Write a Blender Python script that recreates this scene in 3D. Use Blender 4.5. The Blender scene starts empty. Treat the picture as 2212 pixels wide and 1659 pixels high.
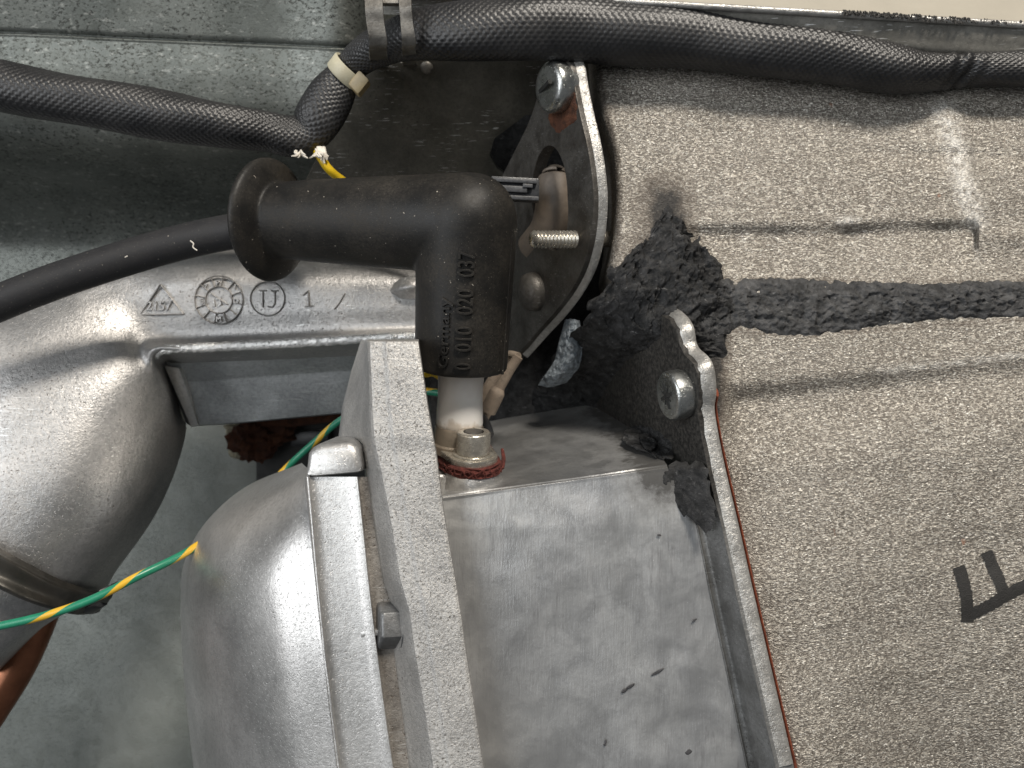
import bpy, bmesh, math, random
import numpy as np
from mathutils import Vector, Matrix, noise

random.seed(7)
scene = bpy.context.scene
COL = scene.collection
CM = 0.01                                   # everything below is written in centimetres

# ------------------------------------------------------------------ camera
cam_d = bpy.data.cameras.new('camera')
cam = bpy.data.objects.new('camera', cam_d)
COL.objects.link(cam)
cam_d.sensor_width = 36.0
cam_d.lens = 30.0
cam_d.clip_start = 0.005
cam_d.clip_end = 20.0
cam_d.dof.use_dof = True
cam_d.dof.focus_distance = 0.213
cam_d.dof.aperture_fstop = 22.0
cam.rotation_euler = (math.radians(90), 0, 0)   # looks along +Y, Z up
scene.camera = cam

# ------------------------------------------------------------------ light
world = bpy.data.worlds.new('World')
scene.world = world
world.use_nodes = True
wb = world.node_tree.nodes['Background']
wb.inputs[0].default_value = (0.90, 0.95, 1.0, 1)
wb.inputs[1].default_value = 0.105


def lamp(name, loc, target, size, power, color):
    d = bpy.data.lights.new(name, 'AREA')
    d.shape = 'RECTANGLE'
    d.size, d.size_y = size
    d.energy = power
    d.color = color
    o = bpy.data.objects.new(name, d)
    COL.objects.link(o)
    o.location = loc
    o.rotation_euler = (Vector(target) - Vector(loc)).to_track_quat('-Z', 'Y').to_euler()
    return o


# daylight from a window above and in front of the open cabinet, and the pale room behind the camera
lamp('window_light', (0.36, -0.74, 1.15), (0.01, 0.22, 0), (0.30, 0.26), 25.0, (1.0, 0.93, 0.83))
lamp('room_light', (-0.75, -0.95, 0.25), (0, 0.25, -0.02), (1.1, 0.9), 8.0, (0.93, 0.97, 1.0))
lamp('added_side_light', (-0.95, -0.42, 0.10), (0.0, 0.24, -0.02), (0.22, 1.0), 3.5, (0.95, 0.97, 1.0))  # added lamp, draws upright highlights on the cover and casting
vs = scene.view_settings
vs.view_transform = 'Standard'
vs.look = 'None'
vs.exposure = 0.05
vs.gamma = 1.0

# ------------------------------------------------------------------ geometry tools
K = 0.6 / 1106.0


def P(px, py, d):
    """a point d centimetres into the cabinet, sighted against the photograph (2212 x 1659)"""
    return np.array([(px - 1106.0) * K * d, d, -(py - 829.5) * K * d])


def PX(p):
    return (1106 + p[0] / (K * p[1]), 829.5 - p[2] / (K * p[1]))


def unit(v):
    v = np.asarray(v, float)
    return v / np.linalg.norm(v)


class Plane:
    def __init__(self, A, B, C):
        a, b, c = P(*A), P(*B), P(*C)
        self.a = a
        self.n = unit(np.cross(b - a, c - a))

    def d(self, px, py):
        r = P(px, py, 1.0)
        return float(np.dot(self.n, self.a) / np.dot(self.n, r))

    def pt(self, px, py, off=0.0):
        return P(px, py, self.d(px, py)) + self.n * off


def catmull(pts, n):
    pts = np.asarray(pts, float)
    m = len(pts)
    ext = np.vstack([2 * pts[0] - pts[1], pts, 2 * pts[-1] - pts[-2]])
    out = []
    for i in np.linspace(0, m - 1, n):
        k = min(int(i), m - 2)
        t = i - k
        p0, p1, p2, p3 = ext[k], ext[k + 1], ext[k + 2], ext[k + 3]
        out.append(0.5 * (2 * p1 + (p2 - p0) * t + (2 * p0 - 5 * p1 + 4 * p2 - p3) * t * t + (3 * p1 - p0 - 3 * p2 + p3) * t ** 3))
    return np.array(out)


def linear(pts, n):
    pts = np.asarray(pts, float)
    m = len(pts)
    x = np.linspace(0, m - 1, n)
    return np.stack([np.interp(x, range(m), pts[:, j]) for j in range(pts.shape[1])], 1)


def fbm(p, o=4):
    return noise.fractal(Vector(p), 1.0, 2.0, o)


class Mesh:
    def __init__(self):
        self.v, self.f, self.uv = [], [], {}
        self.n = 0

    def add(self, verts, faces, uv=None):
        base = self.n
        verts = [tuple(map(float, q)) for q in verts]
        self.v += verts
        self.n += len(verts)
        for f in faces:
            self.f.append(tuple(base + i for i in f))
        if uv is not None:
            for i, q in enumerate(uv):
                self.uv[base + i] = q
        return self

    def grid(self, G, closed=False, uv=None):
        """G: rows x cols x 3"""
        G = np.asarray(G)
        r, c = G.shape[:2]
        F = []
        cc = c if closed else c - 1
        for i in range(r - 1):
            for j in range(cc):
                a, b = i * c + j, i * c + (j + 1) % c
                F.append((a, b, b + c, a + c))
        self.add(G.reshape(-1, 3), F, None if uv is None else np.asarray(uv).reshape(-1, 2))
        return self

    def loft(self, rows, nu=40, nv=40, su=True, sv=True, skirt=0.0, disp=None):
        """rows of (px,py,d) control points; u runs along a row, v from row to row"""
        R = np.array([[P(*q) for q in row] for row in rows])
        R = np.array([(catmull if su else linear)(row, nu) for row in R])
        R = np.stack([(catmull if sv else linear)(R[:, j], nv) for j in range(nu)], 1)
        if disp is not None:
            R = disp(R)
        if skirt:
            off = np.array([0, skirt, 0])
            R = np.concatenate([R[:1] + off, R, R[-1:] + off], 0)
            R = np.concatenate([R[:, :1] + off, R, R[:, -1:] + off], 1)
        self.grid(R)
        return self

    def tube(self, path, seg=24, n=None, disp=None, caps=True, smooth=True, ref=(0, 1, 0)):
        """path rows: x,y,z,ra,rb in cm"""
        path = np.asarray(path, float)
        n = n or len(path) * 8
        C = (catmull if smooth else linear)(path, n)
        X = C[:, :3]
        T = np.gradient(X, axis=0)
        T /= np.linalg.norm(T, axis=1)[:, None]
        ref = np.asarray(ref, float)
        N1 = np.cross(ref, T)
        N1 /= np.linalg.norm(N1, axis=1)[:, None]
        N2 = np.cross(T, N1)
        L = np.concatenate([[0], np.cumsum(np.linalg.norm(np.diff(X, axis=0), axis=1))])
        th = np.linspace(0, 2 * math.pi, seg, endpoint=False)
        co, si = np.cos(th), np.sin(th)
        ra, rb = C[:, 3:4], C[:, 4:5]
        h = np.zeros((n, seg))
        if disp is not None:
            h = disp(L[:, None], th[None, :], ra)
        G = X[:, None, :] + ((ra * co + h * co)[:, :, None] * N1[:, None, :]) + ((rb * si + h * si)[:, :, None] * N2[:, None, :])
        uv = np.stack([np.repeat(L[:, None], seg, 1), np.repeat(th[None, :] / (2 * math.pi), n, 0)], 2)
        self.grid(G, closed=True, uv=uv)
        if caps:
            b = self.n - n * seg
            self.f.append(tuple(b + i for i in range(seg)))
            self.f.append(tuple(b + (n - 1) * seg + i for i in reversed(range(seg))))
        return self

    def lathe(self, base, axis, profile, seg=32, face=None, sx=1.0):
        """profile of (t along axis, r)"""
        a = unit(axis)
        f = np.array(face if face is not None else (0, -1, 0), float)
        f = f - a * np.dot(f, a)
        f = unit(f) if np.linalg.norm(f) > 1e-6 else unit(np.cross(a, (1, 0, 0)))
        s = np.cross(a, f)
        th = np.linspace(0, 2 * math.pi, seg, endpoint=False)
        G = np.array([[np.asarray(base) + a * t + r * (math.cos(q) * f + sx * math.sin(q) * s) for q in th] for t, r in profile])
        self.grid(G, closed=True)
        b = self.n - len(profile) * seg
        if profile[0][1] > 1e-6:
            self.f.append(tuple(b + i for i in range(seg)))
        if profile[-1][1] > 1e-6:
            self.f.append(tuple(b + (len(profile) - 1) * seg + i for i in reversed(range(seg))))
        return self

    def prism(self, front, off):
        front = [np.asarray(p, float) for p in front]
        off = np.asarray(off, float)
        n = len(front)
        F = [tuple(range(n)), tuple(reversed(range(n, 2 * n)))]
        for i in range(n):
            F.append((i, i + n, (i + 1) % n + n, (i + 1) % n))
        self.add(front + [p + off for p in front], F)
        return self

    def box(self, c, ax, ay, az):
        c, ax, ay, az = [np.asarray(q, float) for q in (c, ax, ay, az)]
        self.prism([c - ax - az - ay, c + ax - az - ay, c + ax + az - ay, c - ax + az - ay], 2 * ay)
        return self


def bevel_mesh(me, w, seg=2, ang=30):
    bm = bmesh.new()
    bm.from_mesh(me)
    bmesh.ops.remove_doubles(bm, verts=bm.verts, dist=1e-7)
    bmesh.ops.recalc_face_normals(bm, faces=bm.faces)
    es = [e for e in bm.edges if len(e.link_faces) == 2 and e.calc_face_angle(0) > math.radians(ang)]
    bmesh.ops.bevel(bm, geom=es, offset=w * CM, segments=seg, affect='EDGES', profile=0.6, clamp_overlap=True)
    bm.to_mesh(me)
    bm.free()


def build(name, M, mat, parent=None, base=None, bevel=0, angle=35, smooth=True, label=None, fix=True):
    """link a Mesh as ONE object; under a parent the vertices are stored relative to it"""
    o_ = np.zeros(3)
    if parent is not None:
        p = parent
        while p is not None:
            o_ = o_ + np.array(p.location) / CM
            p = p.parent
    elif base is not None:
        o_ = np.asarray(base, float)
    V = (np.array(M.v) - o_) * CM
    me = bpy.data.meshes.new(name)
    me.from_pydata(V.tolist(), [], M.f)
    if M.uv:
        ul = me.uv_layers.new(name='uv')
        vi = np.empty(len(me.loops), np.int32)
        me.loops.foreach_get('vertex_index', vi)
        arr = np.array([M.uv.get(int(i), (0, 0)) for i in vi], np.float32)
        # close the seam where the angle wraps round
        for pl in me.polygons:
            ls = list(pl.loop_indices)
            if len(ls) == 4:
                vv = arr[ls, 1]
                if vv.max() - vv.min() > 0.5:
                    for l in ls:
                        if arr[l, 1] < 0.5:
                            arr[l, 1] += 1
        ul.data.foreach_set('uv', arr.ravel())
    if fix and not M.uv:
        bm = bmesh.new()
        bm.from_mesh(me)
        bmesh.ops.recalc_face_normals(bm, faces=bm.faces)
        bm.to_mesh(me)
        bm.free()
    if bevel:
        bevel_mesh(me, bevel)
    me.materials.append(mat)
    if smooth:
        me.shade_smooth()
        me.set_sharp_from_angle(angle=math.radians(angle))
    ob = bpy.data.objects.new(name, me)
    COL.objects.link(ob)
    if parent is not None:
        ob.parent = parent
    elif base is not None:
        ob.location = tuple(np.asarray(base) * CM)
    if label:
        ob['label'] = label
    return ob


def tag(o, label=None, cat=None, group=None, kind=None):
    for k_, v_ in (('label', label), ('category', cat), ('group', group), ('kind', kind)):
        if v_:
            o[k_] = v_
    return o


def thing(name, label, cat, base, group=None):
    o = bpy.data.objects.new(name, None)
    o.empty_display_size = 0.01
    COL.objects.link(o)
    o.location = tuple(np.asarray(base) * CM)
    return tag(o, label, cat, group)


def apply_mods(ob):
    """bake the modifiers of an object into its mesh"""
    dg = bpy.context.evaluated_depsgraph_get()
    dg.update()
    me = bpy.data.meshes.new_from_object(ob.evaluated_get(dg))
    me.name = ob.name
    ob.modifiers.clear()
    ob.data = me
    return ob


def paint(ob, name, fn, frame=None):
    """store where a stain or a worn patch lies as a point attribute; fn gets the sighted position"""
    o_ = np.zeros(3)
    p = ob
    while p is not None:
        o_ = o_ + np.array(p.location) / CM
        p = p.parent
    at = ob.data.attributes.new(name, 'FLOAT', 'POINT')
    vals = []
    for v in ob.data.vertices:
        q = np.array(v.co) / CM + o_
        vals.append(fn(*PX(q), q))
    at.data.foreach_set('value', vals)


def dist_poly(x, y, pts):
    best = 1e9
    for (x0, y0), (x1, y1) in zip(pts, pts[1:]):
        dx, dy = x1 - x0, y1 - y0
        t_ = max(0, min(1, ((x - x0) * dx + (y - y0) * dy) / (dx * dx + dy * dy + 1e-9)))
        best = min(best, math.hypot(x - x0 - t_ * dx, y - y0 - t_ * dy))
    return best


def text_mesh(s, size, extrude, bevel=0.0):
    cu = bpy.data.curves.new('text', 'FONT')
    cu.body = s
    cu.size = size
    cu.extrude = extrude
    cu.bevel_depth = bevel
    cu.resolution_u = 3
    cu.align_x = 'LEFT'
    o = bpy.data.objects.new('text', cu)
    COL.objects.link(o)
    dg = bpy.context.evaluated_depsgraph_get()
    dg.update()
    me = bpy.data.meshes.new_from_object(o.evaluated_get(dg))
    V = np.array([v.co[:] for v in me.vertices])
    F = [tuple(p.vertices) for p in me.polygons]
    bpy.data.objects.remove(o)
    bpy.data.curves.remove(cu)
    bpy.data.meshes.remove(me)
    return V, F


# ------------------------------------------------------------------ materials
class MB:
    def __init__(self, name):
        self.m = bpy.data.materials.new(name)
        self.m.use_nodes = True
        self.t = self.m.node_tree
        self.b = self.t.nodes['Principled BSDF']

    def n(self, typ, ins=None, **kw):
        nd = self.t.nodes.new('ShaderNode' + typ)
        for k, v in kw.items():
            setattr(nd, k, v)
        for k, v in (ins or {}).items():
            if hasattr(v, 'is_linked') or isinstance(v, bpy.types.NodeSocket):
                self.t.links.new(v, nd.inputs[k])
            else:
                nd.inputs[k].default_value = v
        return nd

    def set(self, k, v):
        if isinstance(v, bpy.types.NodeSocket):
            self.t.links.new(v, self.b.inputs[k])
        else:
            self.b.inputs[k].default_value = v

    def coord(self, scale=(1, 1, 1), rot=(0, 0, 0), kind='Object'):
        tc = self.n('TexCoord')
        # centimetres
        s = tuple(q * (100 if kind == 'Object' else 1) for q in scale)
        return self.n('Mapping', {'Vector': tc.outputs[kind], 'Scale': s, 'Rotation': rot}).outputs[0]

    def noise(self, vec, scale=1.0, detail=4, rough=0.55, dist=0.0):
        return self.n('TexNoise', {'Vector': vec, 'Scale': scale, 'Detail': detail, 'Roughness': rough, 'Distortion': dist}).outputs[0]

    def voro(self, vec, scale=1.0, feature='F1'):
        return self.n('TexVoronoi', {'Vector': vec, 'Scale': scale}, feature=feature).outputs[0]

    def ramp(self, fac, *stops):
        nd = self.n('ValToRGB', {'Fac': fac})
        el = nd.color_ramp.elements
        while len(el) < len(stops):
            el.new(0.5)
        for e, (p, c) in zip(el, stops):
            e.position = p
            e.color = (c, c, c, 1) if isinstance(c, (int, float)) else tuple(c) + (1,)
        return nd.outputs[0]

    def mix(self, fac, a, b, mode='MIX'):
        nd = self.n('Mix', data_type='RGBA', blend_type=mode)
        for i, v in ((0, fac), (6, a), (7, b)):
            if isinstance(v, bpy.types.NodeSocket):
                self.t.links.new(v, nd.inputs[i])
            else:
                nd.inputs[i].default_value = v if i == 0 else tuple(v) + (1,)
        return nd.outputs[2]

    def math(self, op, a, b=0.0, clamp=False):
        nd = self.n('Math', operation=op, use_clamp=clamp)
        for i, v in ((0, a), (1, b)):
            if isinstance(v, bpy.types.NodeSocket):
                self.t.links.new(v, nd.inputs[i])
            else:
                nd.inputs[i].default_value = v
        return nd.outputs[0]

    def bump(self, h, dist, strength=1.0, prev=None):
        ins = {'Height': h, 'Distance': dist * CM, 'Strength': strength}
        nd = self.n('Bump', ins)
        if prev is not None:
            self.t.links.new(prev, nd.inputs['Normal'])
        self.set('Normal', nd.outputs[0])
        return nd.outputs[0]


def cast_metal(name, light, dark, metallic=0.8, rough=(0.34, 0.55), big=0.5, speck=0.5, bump=0.012, scratch=0.35, grime=(0.10, 0.085, 0.07), rot=0.4, grain=9.0):
    b = MB(name)
    c = b.coord()
    n1 = b.noise(c, big, 5, 0.6)
    n2 = b.noise(c, grain, 4, 0.65)
    col = b.mix(b.ramp(n1, (0.35, 0), (0.66, 1)), dark, light)
    col = b.mix(b.math('MULTIPLY', b.ramp(n2, (0.36, 1), (0.56, 0)), 0.34), col, tuple(q * 0.55 for q in dark))
    # grime pits, clustered
    cl = b.ramp(b.noise(c, 0.9, 3, 0.6), (0.42, 0), (0.62, 1))
    pits = b.ramp(b.noise(c, 17, 3, 0.6), (0.60, 0), (0.68, 1))
    col = b.mix(b.math('MULTIPLY', b.math('MULTIPLY', pits, cl), speck), col, grime)
    # bright scuffs
    sc = b.noise(b.coord((2.0, 10, 30), (0, rot, 0)), 1.0, 2, 0.5)
    scm = b.ramp(sc, (0.64, 0), (0.67, 1))
    scm = b.math('MULTIPLY', scm, b.ramp(b.noise(c, 0.55, 2), (0.45, 0), (0.6, 1)))
    scm = b.math('MULTIPLY', scm, scratch)
    col = b.mix(scm, col, (0.82, 0.82, 0.80))
    b.set('Base Color', col)
    b.set('Metallic', metallic)
    rr = b.n('MapRange', {'Value': n1, 1: 0.3, 2: 0.7, 3: rough[0], 4: rough[1]}).outputs[0]
    rr = b.math('SUBTRACT', rr, b.math('MULTIPLY', scm, 0.15))
    b.set('Roughness', rr)
    h = b.math('ADD', n2, b.math('MULTIPLY', pits, -0.5))
    h = b.math('ADD', h, b.math('MULTIPLY', b.noise(c, 26, 2), 0.5))
    h = b.math('ADD', h, b.math('MULTIPLY', b.noise(c, 2.2, 3), 0.5))
    b.bump(h, bump, 1.0)
    return b.m


M_cast = cast_metal('cast_aluminium', (0.60, 0.58, 0.56), (0.40, 0.395, 0.39), 0.8, (0.36, 0.50), 0.45, 0.85, 0.014, 0.8, rot=0.75)
M_cover = cast_metal('cover_aluminium', (0.70, 0.685, 0.665), (0.55, 0.54, 0.525), 0.86, (0.32, 0.42), 0.5, 0.4, 0.006, 0.35, rot=1.2)
M_bead = cast_metal('highlight_bead', (0.84, 0.83, 0.80), (0.62, 0.61, 0.59), 0.7, (0.18, 0.32), 1.2, 0.6, 0.03, 0.5)  # ridge highlight put into a paler metal colour
M_rough = cast_metal('rough_cast_aluminium', (0.55, 0.535, 0.51), (0.40, 0.388, 0.372), 0.6, (0.42, 0.58), 0.9, 1.0, 0.026, 0.35, rot=0.2, grain=12)
M_steel = cast_metal('zinc_plated_steel', (0.60, 0.61, 0.60), (0.42, 0.43, 0.41), 0.95, (0.22, 0.36), 2.2, 0.35, 0.006, 0.3)
M_yzinc = cast_metal('yellow_passivated_steel', (0.66, 0.625, 0.55), (0.52, 0.48, 0.415), 0.75, (0.2, 0.34), 2.2, 0.3, 0.006, 0.2)
M_dullsteel = cast_metal('dull_steel', (0.15, 0.142, 0.13), (0.075, 0.068, 0.06), 0.6, (0.4, 0.55), 1.5, 0.8, 0.01, 0.15, grime=(0.05, 0.025, 0.015))
M_edge = cast_metal('pale_steel_edge', (0.60, 0.585, 0.555), (0.42, 0.405, 0.38), 0.65, (0.30, 0.46), 2.2, 0.5, 0.02, 0.4)
M_groove = cast_metal('grimy_cast_groove', (0.36, 0.335, 0.305), (0.19, 0.17, 0.15), 0.6, (0.45, 0.6), 1.2, 0.9, 0.015, 0.2, grime=(0.06, 0.035, 0.02))
M_fillet = cast_metal('shaded_fillet', (0.25, 0.25, 0.245), (0.13, 0.128, 0.122), 0.55, (0.4, 0.55), 1.3, 0.9, 0.01, 0.2, grime=(0.05, 0.045, 0.04))  # darker metal, the fillet's shading is put into its colour
M_bolt = cast_metal('dark_bolt_steel', (0.22, 0.225, 0.23), (0.14, 0.14, 0.14), 0.6, (0.4, 0.5), 2.0, 0.5, 0.008, 0.15)
M_plate = cast_metal('shaded_grimy_plate', (0.12, 0.112, 0.092), (0.06, 0.056, 0.045), 0.35, (0.45, 0.65), 0.8, 0.9, 0.01, 0.5, grime=(0.025, 0.02, 0.015), rot=-0.35)  # base darkened for the shade under the rim and sleeve


def duct_metal():
    b = MB('sheet_aluminium')
    c = b.coord()
    n1 = b.noise(c, 0.22, 5, 0.55, 0.8)
    n2 = b.noise(c, 1.1, 6, 0.6, 0.5)
    br = b.noise(b.coord((26, 26, 1.4), (0, 0.18, 0)), 1.0, 3, 0.6)
    col = b.mix(b.ramp(n1, (0.30, 0), (0.70, 1)), (0.50, 0.502, 0.505), (0.59, 0.588, 0.575))
    col = b.mix(b.math('MULTIPLY', b.ramp(n2, (0.34, 1), (0.60, 0)), 0.20), col, (0.36, 0.355, 0.36))
    sm = b.noise(b.coord((7, 7, 1.2), (0, 0.95, 0)), 1.0, 5, 0.65)
    sm = b.math('MULTIPLY', b.ramp(sm, (0.50, 0), (0.68, 1)), b.ramp(b.noise(c, 0.28, 2), (0.46, 0), (0.58, 1)))
    col = b.mix(b.math('MULTIPLY', sm, 0.35), col, (0.33, 0.325, 0.33))
    dr = b.noise(b.coord((9, 9, 0.9), (0, 0.1, 0)), 1.0, 5, 0.7)
    dr = b.math('MULTIPLY', b.ramp(dr, (0.55, 0), (0.68, 1)), b.ramp(b.noise(c, 0.5, 2), (0.48, 0), (0.6, 1)))
    col = b.mix(b.math('MULTIPLY', dr, 0.45), col, (0.25, 0.24, 0.245))
    sp = b.ramp(b.noise(c, 24, 1), (0.76, 0), (0.8, 1))
    col = b.mix(b.math('MULTIPLY', sp, 0.8), col, (0.85, 0.85, 0.85))
    st = b.n('Attribute', attribute_name='stain').outputs['Fac']
    stn = b.math('ADD', st, b.math('MULTIPLY', b.math('SUBTRACT', b.noise(c, 1.6, 6, 0.72), 0.5), 1.1))
    stm = b.math('MULTIPLY', b.n('MapRange', {'Value': stn, 1: 0.35, 2: 0.75}).outputs[0], b.n('MapRange', {'Value': st, 1: 0.0, 2: 0.2}).outputs[0])
    col = b.mix(b.math('MULTIPLY', stm, 0.9), col, (0.045, 0.042, 0.038))
    b.set('Base Color', col)
    b.set('Metallic', b.math('SUBTRACT', 0.82, b.math('MULTIPLY', stm, 0.7)))
    rr = b.n('MapRange', {'Value': n2, 1: 0.3, 2: 0.7, 3: 0.30, 4: 0.5}).outputs[0]
    b.set('Roughness', rr)
    h = b.math('ADD', b.math('MULTIPLY', br, 0.6), b.math('ADD', b.math('MULTIPLY', b.noise(c, 9, 3), .5), b.math('MULTIPLY', b.noise(c, 0.5, 2), 5.0)))
    b.bump(h, 0.008)
    return b.m


M_duct = duct_metal()


def galvanised():
    b = MB('galvanised_sheet')
    c = b.coord()
    n1 = b.noise(c, 0.3, 5, 0.6, 0.5)
    vor = b.n('TexVoronoi', {'Vector': b.coord((1, 1, 1)), 'Scale': 2.2}).outputs[1]
    spg = b.n('SeparateColor', {'Color': vor}).outputs[0]
    col = b.mix(b.ramp(n1, (0.35, 0), (0.65, 1)), (0.118, 0.127, 0.114), (0.20, 0.21, 0.19))
    col = b.mix(b.math('MULTIPLY', spg, 0.09), col, (0.40, 0.43, 0.42))
    z = b.math('MULTIPLY', b.n('SeparateXYZ', {'Vector': b.n('TexCoord').outputs['Object']}).outputs[2], 100.0)
    zn = b.math('ADD', z, b.math('MULTIPLY', b.math('SUBTRACT', b.noise(c, 0.5, 4, 0.6), 0.5), 4.0))
    up_ = b.n('MapRange', {'Value': zn, 1: 2.0, 2: 6.0, 3: 0.12, 4: 1.0}).outputs[0]
    cl = b.math('MULTIPLY', up_, b.ramp(b.noise(c, 0.4, 3, 0.6), (0.32, 0.15), (0.55, 1)))
    dk = b.ramp(b.noise(b.coord((1, 1, 1.8), (0, -.35, 0)), 7.5, 5, 0.75), (0.53, 0), (0.60, 1))
    col = b.mix(b.math('MULTIPLY', b.math('MULTIPLY', dk, cl), 0.9), col, (0.03, 0.03, 0.026))
    wt = b.ramp(b.noise(b.coord((1, 1, 2.2)), 3.8, 4, 0.65), (0.58, 0), (0.68, 1))
    col = b.mix(b.math('MULTIPLY', b.math('MULTIPLY', wt, up_), 0.45), col, (0.50, 0.50, 0.46))
    b.set('Base Color', col)
    b.set('Metallic', 0.55)
    b.set('Roughness', b.n('MapRange', {'Value': n1, 3: 0.40, 4: 0.52}).outputs[0])
    b.bump(b.math('ADD', b.noise(c, 14, 4), b.math('MULTIPLY', dk, -0.5)), 0.006)
    return b.m


M_galv = galvanised()


def hammertone():
    b = MB('hammered_bronze_sheet')
    w = b.noise(b.coord((5.2, 5.2, 10.5), (0, 0.03, 0)), 2.1, 2, 0.5, 0.7)
    f = b.noise(b.coord((9, 9, 16)), 2.4, 2, 0.6, 0.4)
    big = b.noise(b.coord((0.5, 0.5, 0.9)), 0.8, 4, 0.55)
    big2 = b.noise(b.coord((0.25, 0.25, 1.3)), 0.9, 5, 0.6, 0.8)
    h = b.math('ADD', w, b.math('MULTIPLY', b.math('SUBTRACT', f, 0.5), 0.7))
    h2 = b.math('ADD', h, b.math('MULTIPLY', b.math('SUBTRACT', big2, 0.5), 0.12))
    fac = b.ramp(h2, (0.42, 0), (0.72, 1))
    lo = b.mix(b.ramp(big, (0.35, 0), (0.65, 1)), (0.15, 0.132, 0.112), (0.20, 0.18, 0.156))
    col = b.mix(fac, lo, (0.56, 0.52, 0.455))
    spk = b.ramp(b.noise(b.coord((6, 6, 13), (0, 0.05, 0)), 2.2, 1, 0.5, 0.4), (0.63, 0), (0.70, 1))
    col = b.mix(b.math('MULTIPLY', spk, 0.75), col, (0.86, 0.83, 0.76))  # pale flecks paint the sheet's sparkle into the base colour
    rs = b.ramp(b.noise(b.coord(), 1.6, 3, 0.6), (0.735, 0), (0.78, 1))
    col = b.mix(b.math('MULTIPLY', rs, 0.45), col, (0.36, 0.13, 0.05))
    worn = b.n('Attribute', attribute_name='worn').outputs['Fac']
    wn = b.math('MULTIPLY', worn, b.ramp(b.noise(b.coord(), 6, 4, 0.7), (0.38, 0), (0.58, 1)))
    col = b.mix(b.math('MULTIPLY', wn, 0.8), col, (0.80, 0.77, 0.72))
    st = b.n('Attribute', attribute_name='stain').outputs['Fac']
    stn = b.math('ADD', st, b.math('MULTIPLY', b.math('SUBTRACT', b.noise(b.coord(), 2.2, 6, 0.75), 0.5), 0.9))
    stm = b.math('MULTIPLY', b.n('MapRange', {'Value': stn, 1: 0.30, 2: 0.85}).outputs[0], b.n('MapRange', {'Value': st, 1: 0.0, 2: 0.15}).outputs[0])
    brown = b.mix(b.math('MULTIPLY', stm, 1.0), (0.11, 0.07, 0.042), (0.022, 0.020, 0.019))
    col = b.mix(b.math('MULTIPLY', stm, 0.93), col, brown)
    b.set('Base Color', col)
    b.set('Metallic', b.math('SUBTRACT', 0.55, b.math('MULTIPLY', stm, 0.5)))
    b.set('Roughness', b.math('ADD', 0.38, b.math('MULTIPLY', stm, 0.3)))
    b.bump(h, 0.04)
    return b.m


M_hammer = hammertone()


def rubber(name, base=(0.018, 0.018, 0.018), dust=(0.085, 0.075, 0.06), amt=0.35, rough=0.42):
    b = MB(name)
    c = b.coord()
    n1 = b.noise(c, 0.8, 5, 0.65)
    n2 = b.noise(c, 14, 3, 0.7)
    d = b.math('MULTIPLY', b.ramp(n1, (0.38, 0), (0.7, 1)), b.ramp(n2, (0.35, 0.25), (0.65, 1)))
    col = b.mix(b.math('MULTIPLY', d, amt), base, dust)
    sp = b.ramp(b.noise(c, 11, 1, 0.5), (0.765, 0), (0.785, 1))
    col = b.mix(b.math('MULTIPLY', sp, 0.7), col, (0.42, 0.38, 0.32))
    fs = b.ramp(b.noise(b.coord((1, 1, 1)), 34, 1, 0.5), (0.70, 0), (0.76, 1))
    col = b.mix(b.math('MULTIPLY', fs, 0.25), col, (0.3, 0.27, 0.22))
    b.set('Base Color', col)
    b.set('Roughness', b.n('MapRange', {'Value': d, 3: rough, 4: rough + 0.25}).outputs[0])
    b.set('Specular IOR Level', 0.32)
    b.bump(n2, 0.004)
    return b.m


M_boot = rubber('black_rubber', (0.010, 0.0095, 0.009), (0.075, 0.064, 0.050), 0.45, 0.46)
M_cable = rubber('black_cable_jacket', (0.02, 0.02, 0.022), (0.07, 0.065, 0.06), 0.25, 0.5)


def simple(name, col, rough=0.5, metallic=0.0, vary=0.35, scale=4.0, bump=0.004, spec=0.5, dirt=None, dirt_amt=0.5):
    b = MB(name)
    c = b.coord()
    n = b.noise(c, scale, 4, 0.6)
    a = tuple(q * (1 - vary) for q in col)
    cc = b.mix(b.ramp(n, (0.35, 0), (0.65, 1)), a, col)
    if dirt:
        dn = b.ramp(b.noise(c, scale * 0.5, 4, 0.65), (0.48, 0), (0.66, 1))
        cc = b.mix(b.math('MULTIPLY', dn, dirt_amt), cc, dirt)
    b.set('Base Color', cc)
    b.set('Roughness', rough)
    b.set('Metallic', metallic)
    b.set('Specular IOR Level', spec)
    if bump:
        b.bump(b.noise(c, scale * 5, 3), bump)
    return b.m


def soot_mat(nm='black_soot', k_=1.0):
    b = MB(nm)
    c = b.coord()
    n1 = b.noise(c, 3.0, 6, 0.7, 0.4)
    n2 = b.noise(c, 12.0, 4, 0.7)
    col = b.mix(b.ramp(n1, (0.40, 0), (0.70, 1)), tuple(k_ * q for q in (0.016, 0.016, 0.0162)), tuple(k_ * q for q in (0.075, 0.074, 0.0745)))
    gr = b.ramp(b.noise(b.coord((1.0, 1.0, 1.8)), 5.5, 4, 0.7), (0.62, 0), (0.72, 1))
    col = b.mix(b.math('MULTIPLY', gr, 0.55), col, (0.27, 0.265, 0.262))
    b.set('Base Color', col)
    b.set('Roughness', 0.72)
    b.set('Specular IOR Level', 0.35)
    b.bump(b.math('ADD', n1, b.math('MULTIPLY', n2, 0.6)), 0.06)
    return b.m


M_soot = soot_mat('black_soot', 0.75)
M_cement = soot_mat('grey_fire_cement', 1.45)


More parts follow.
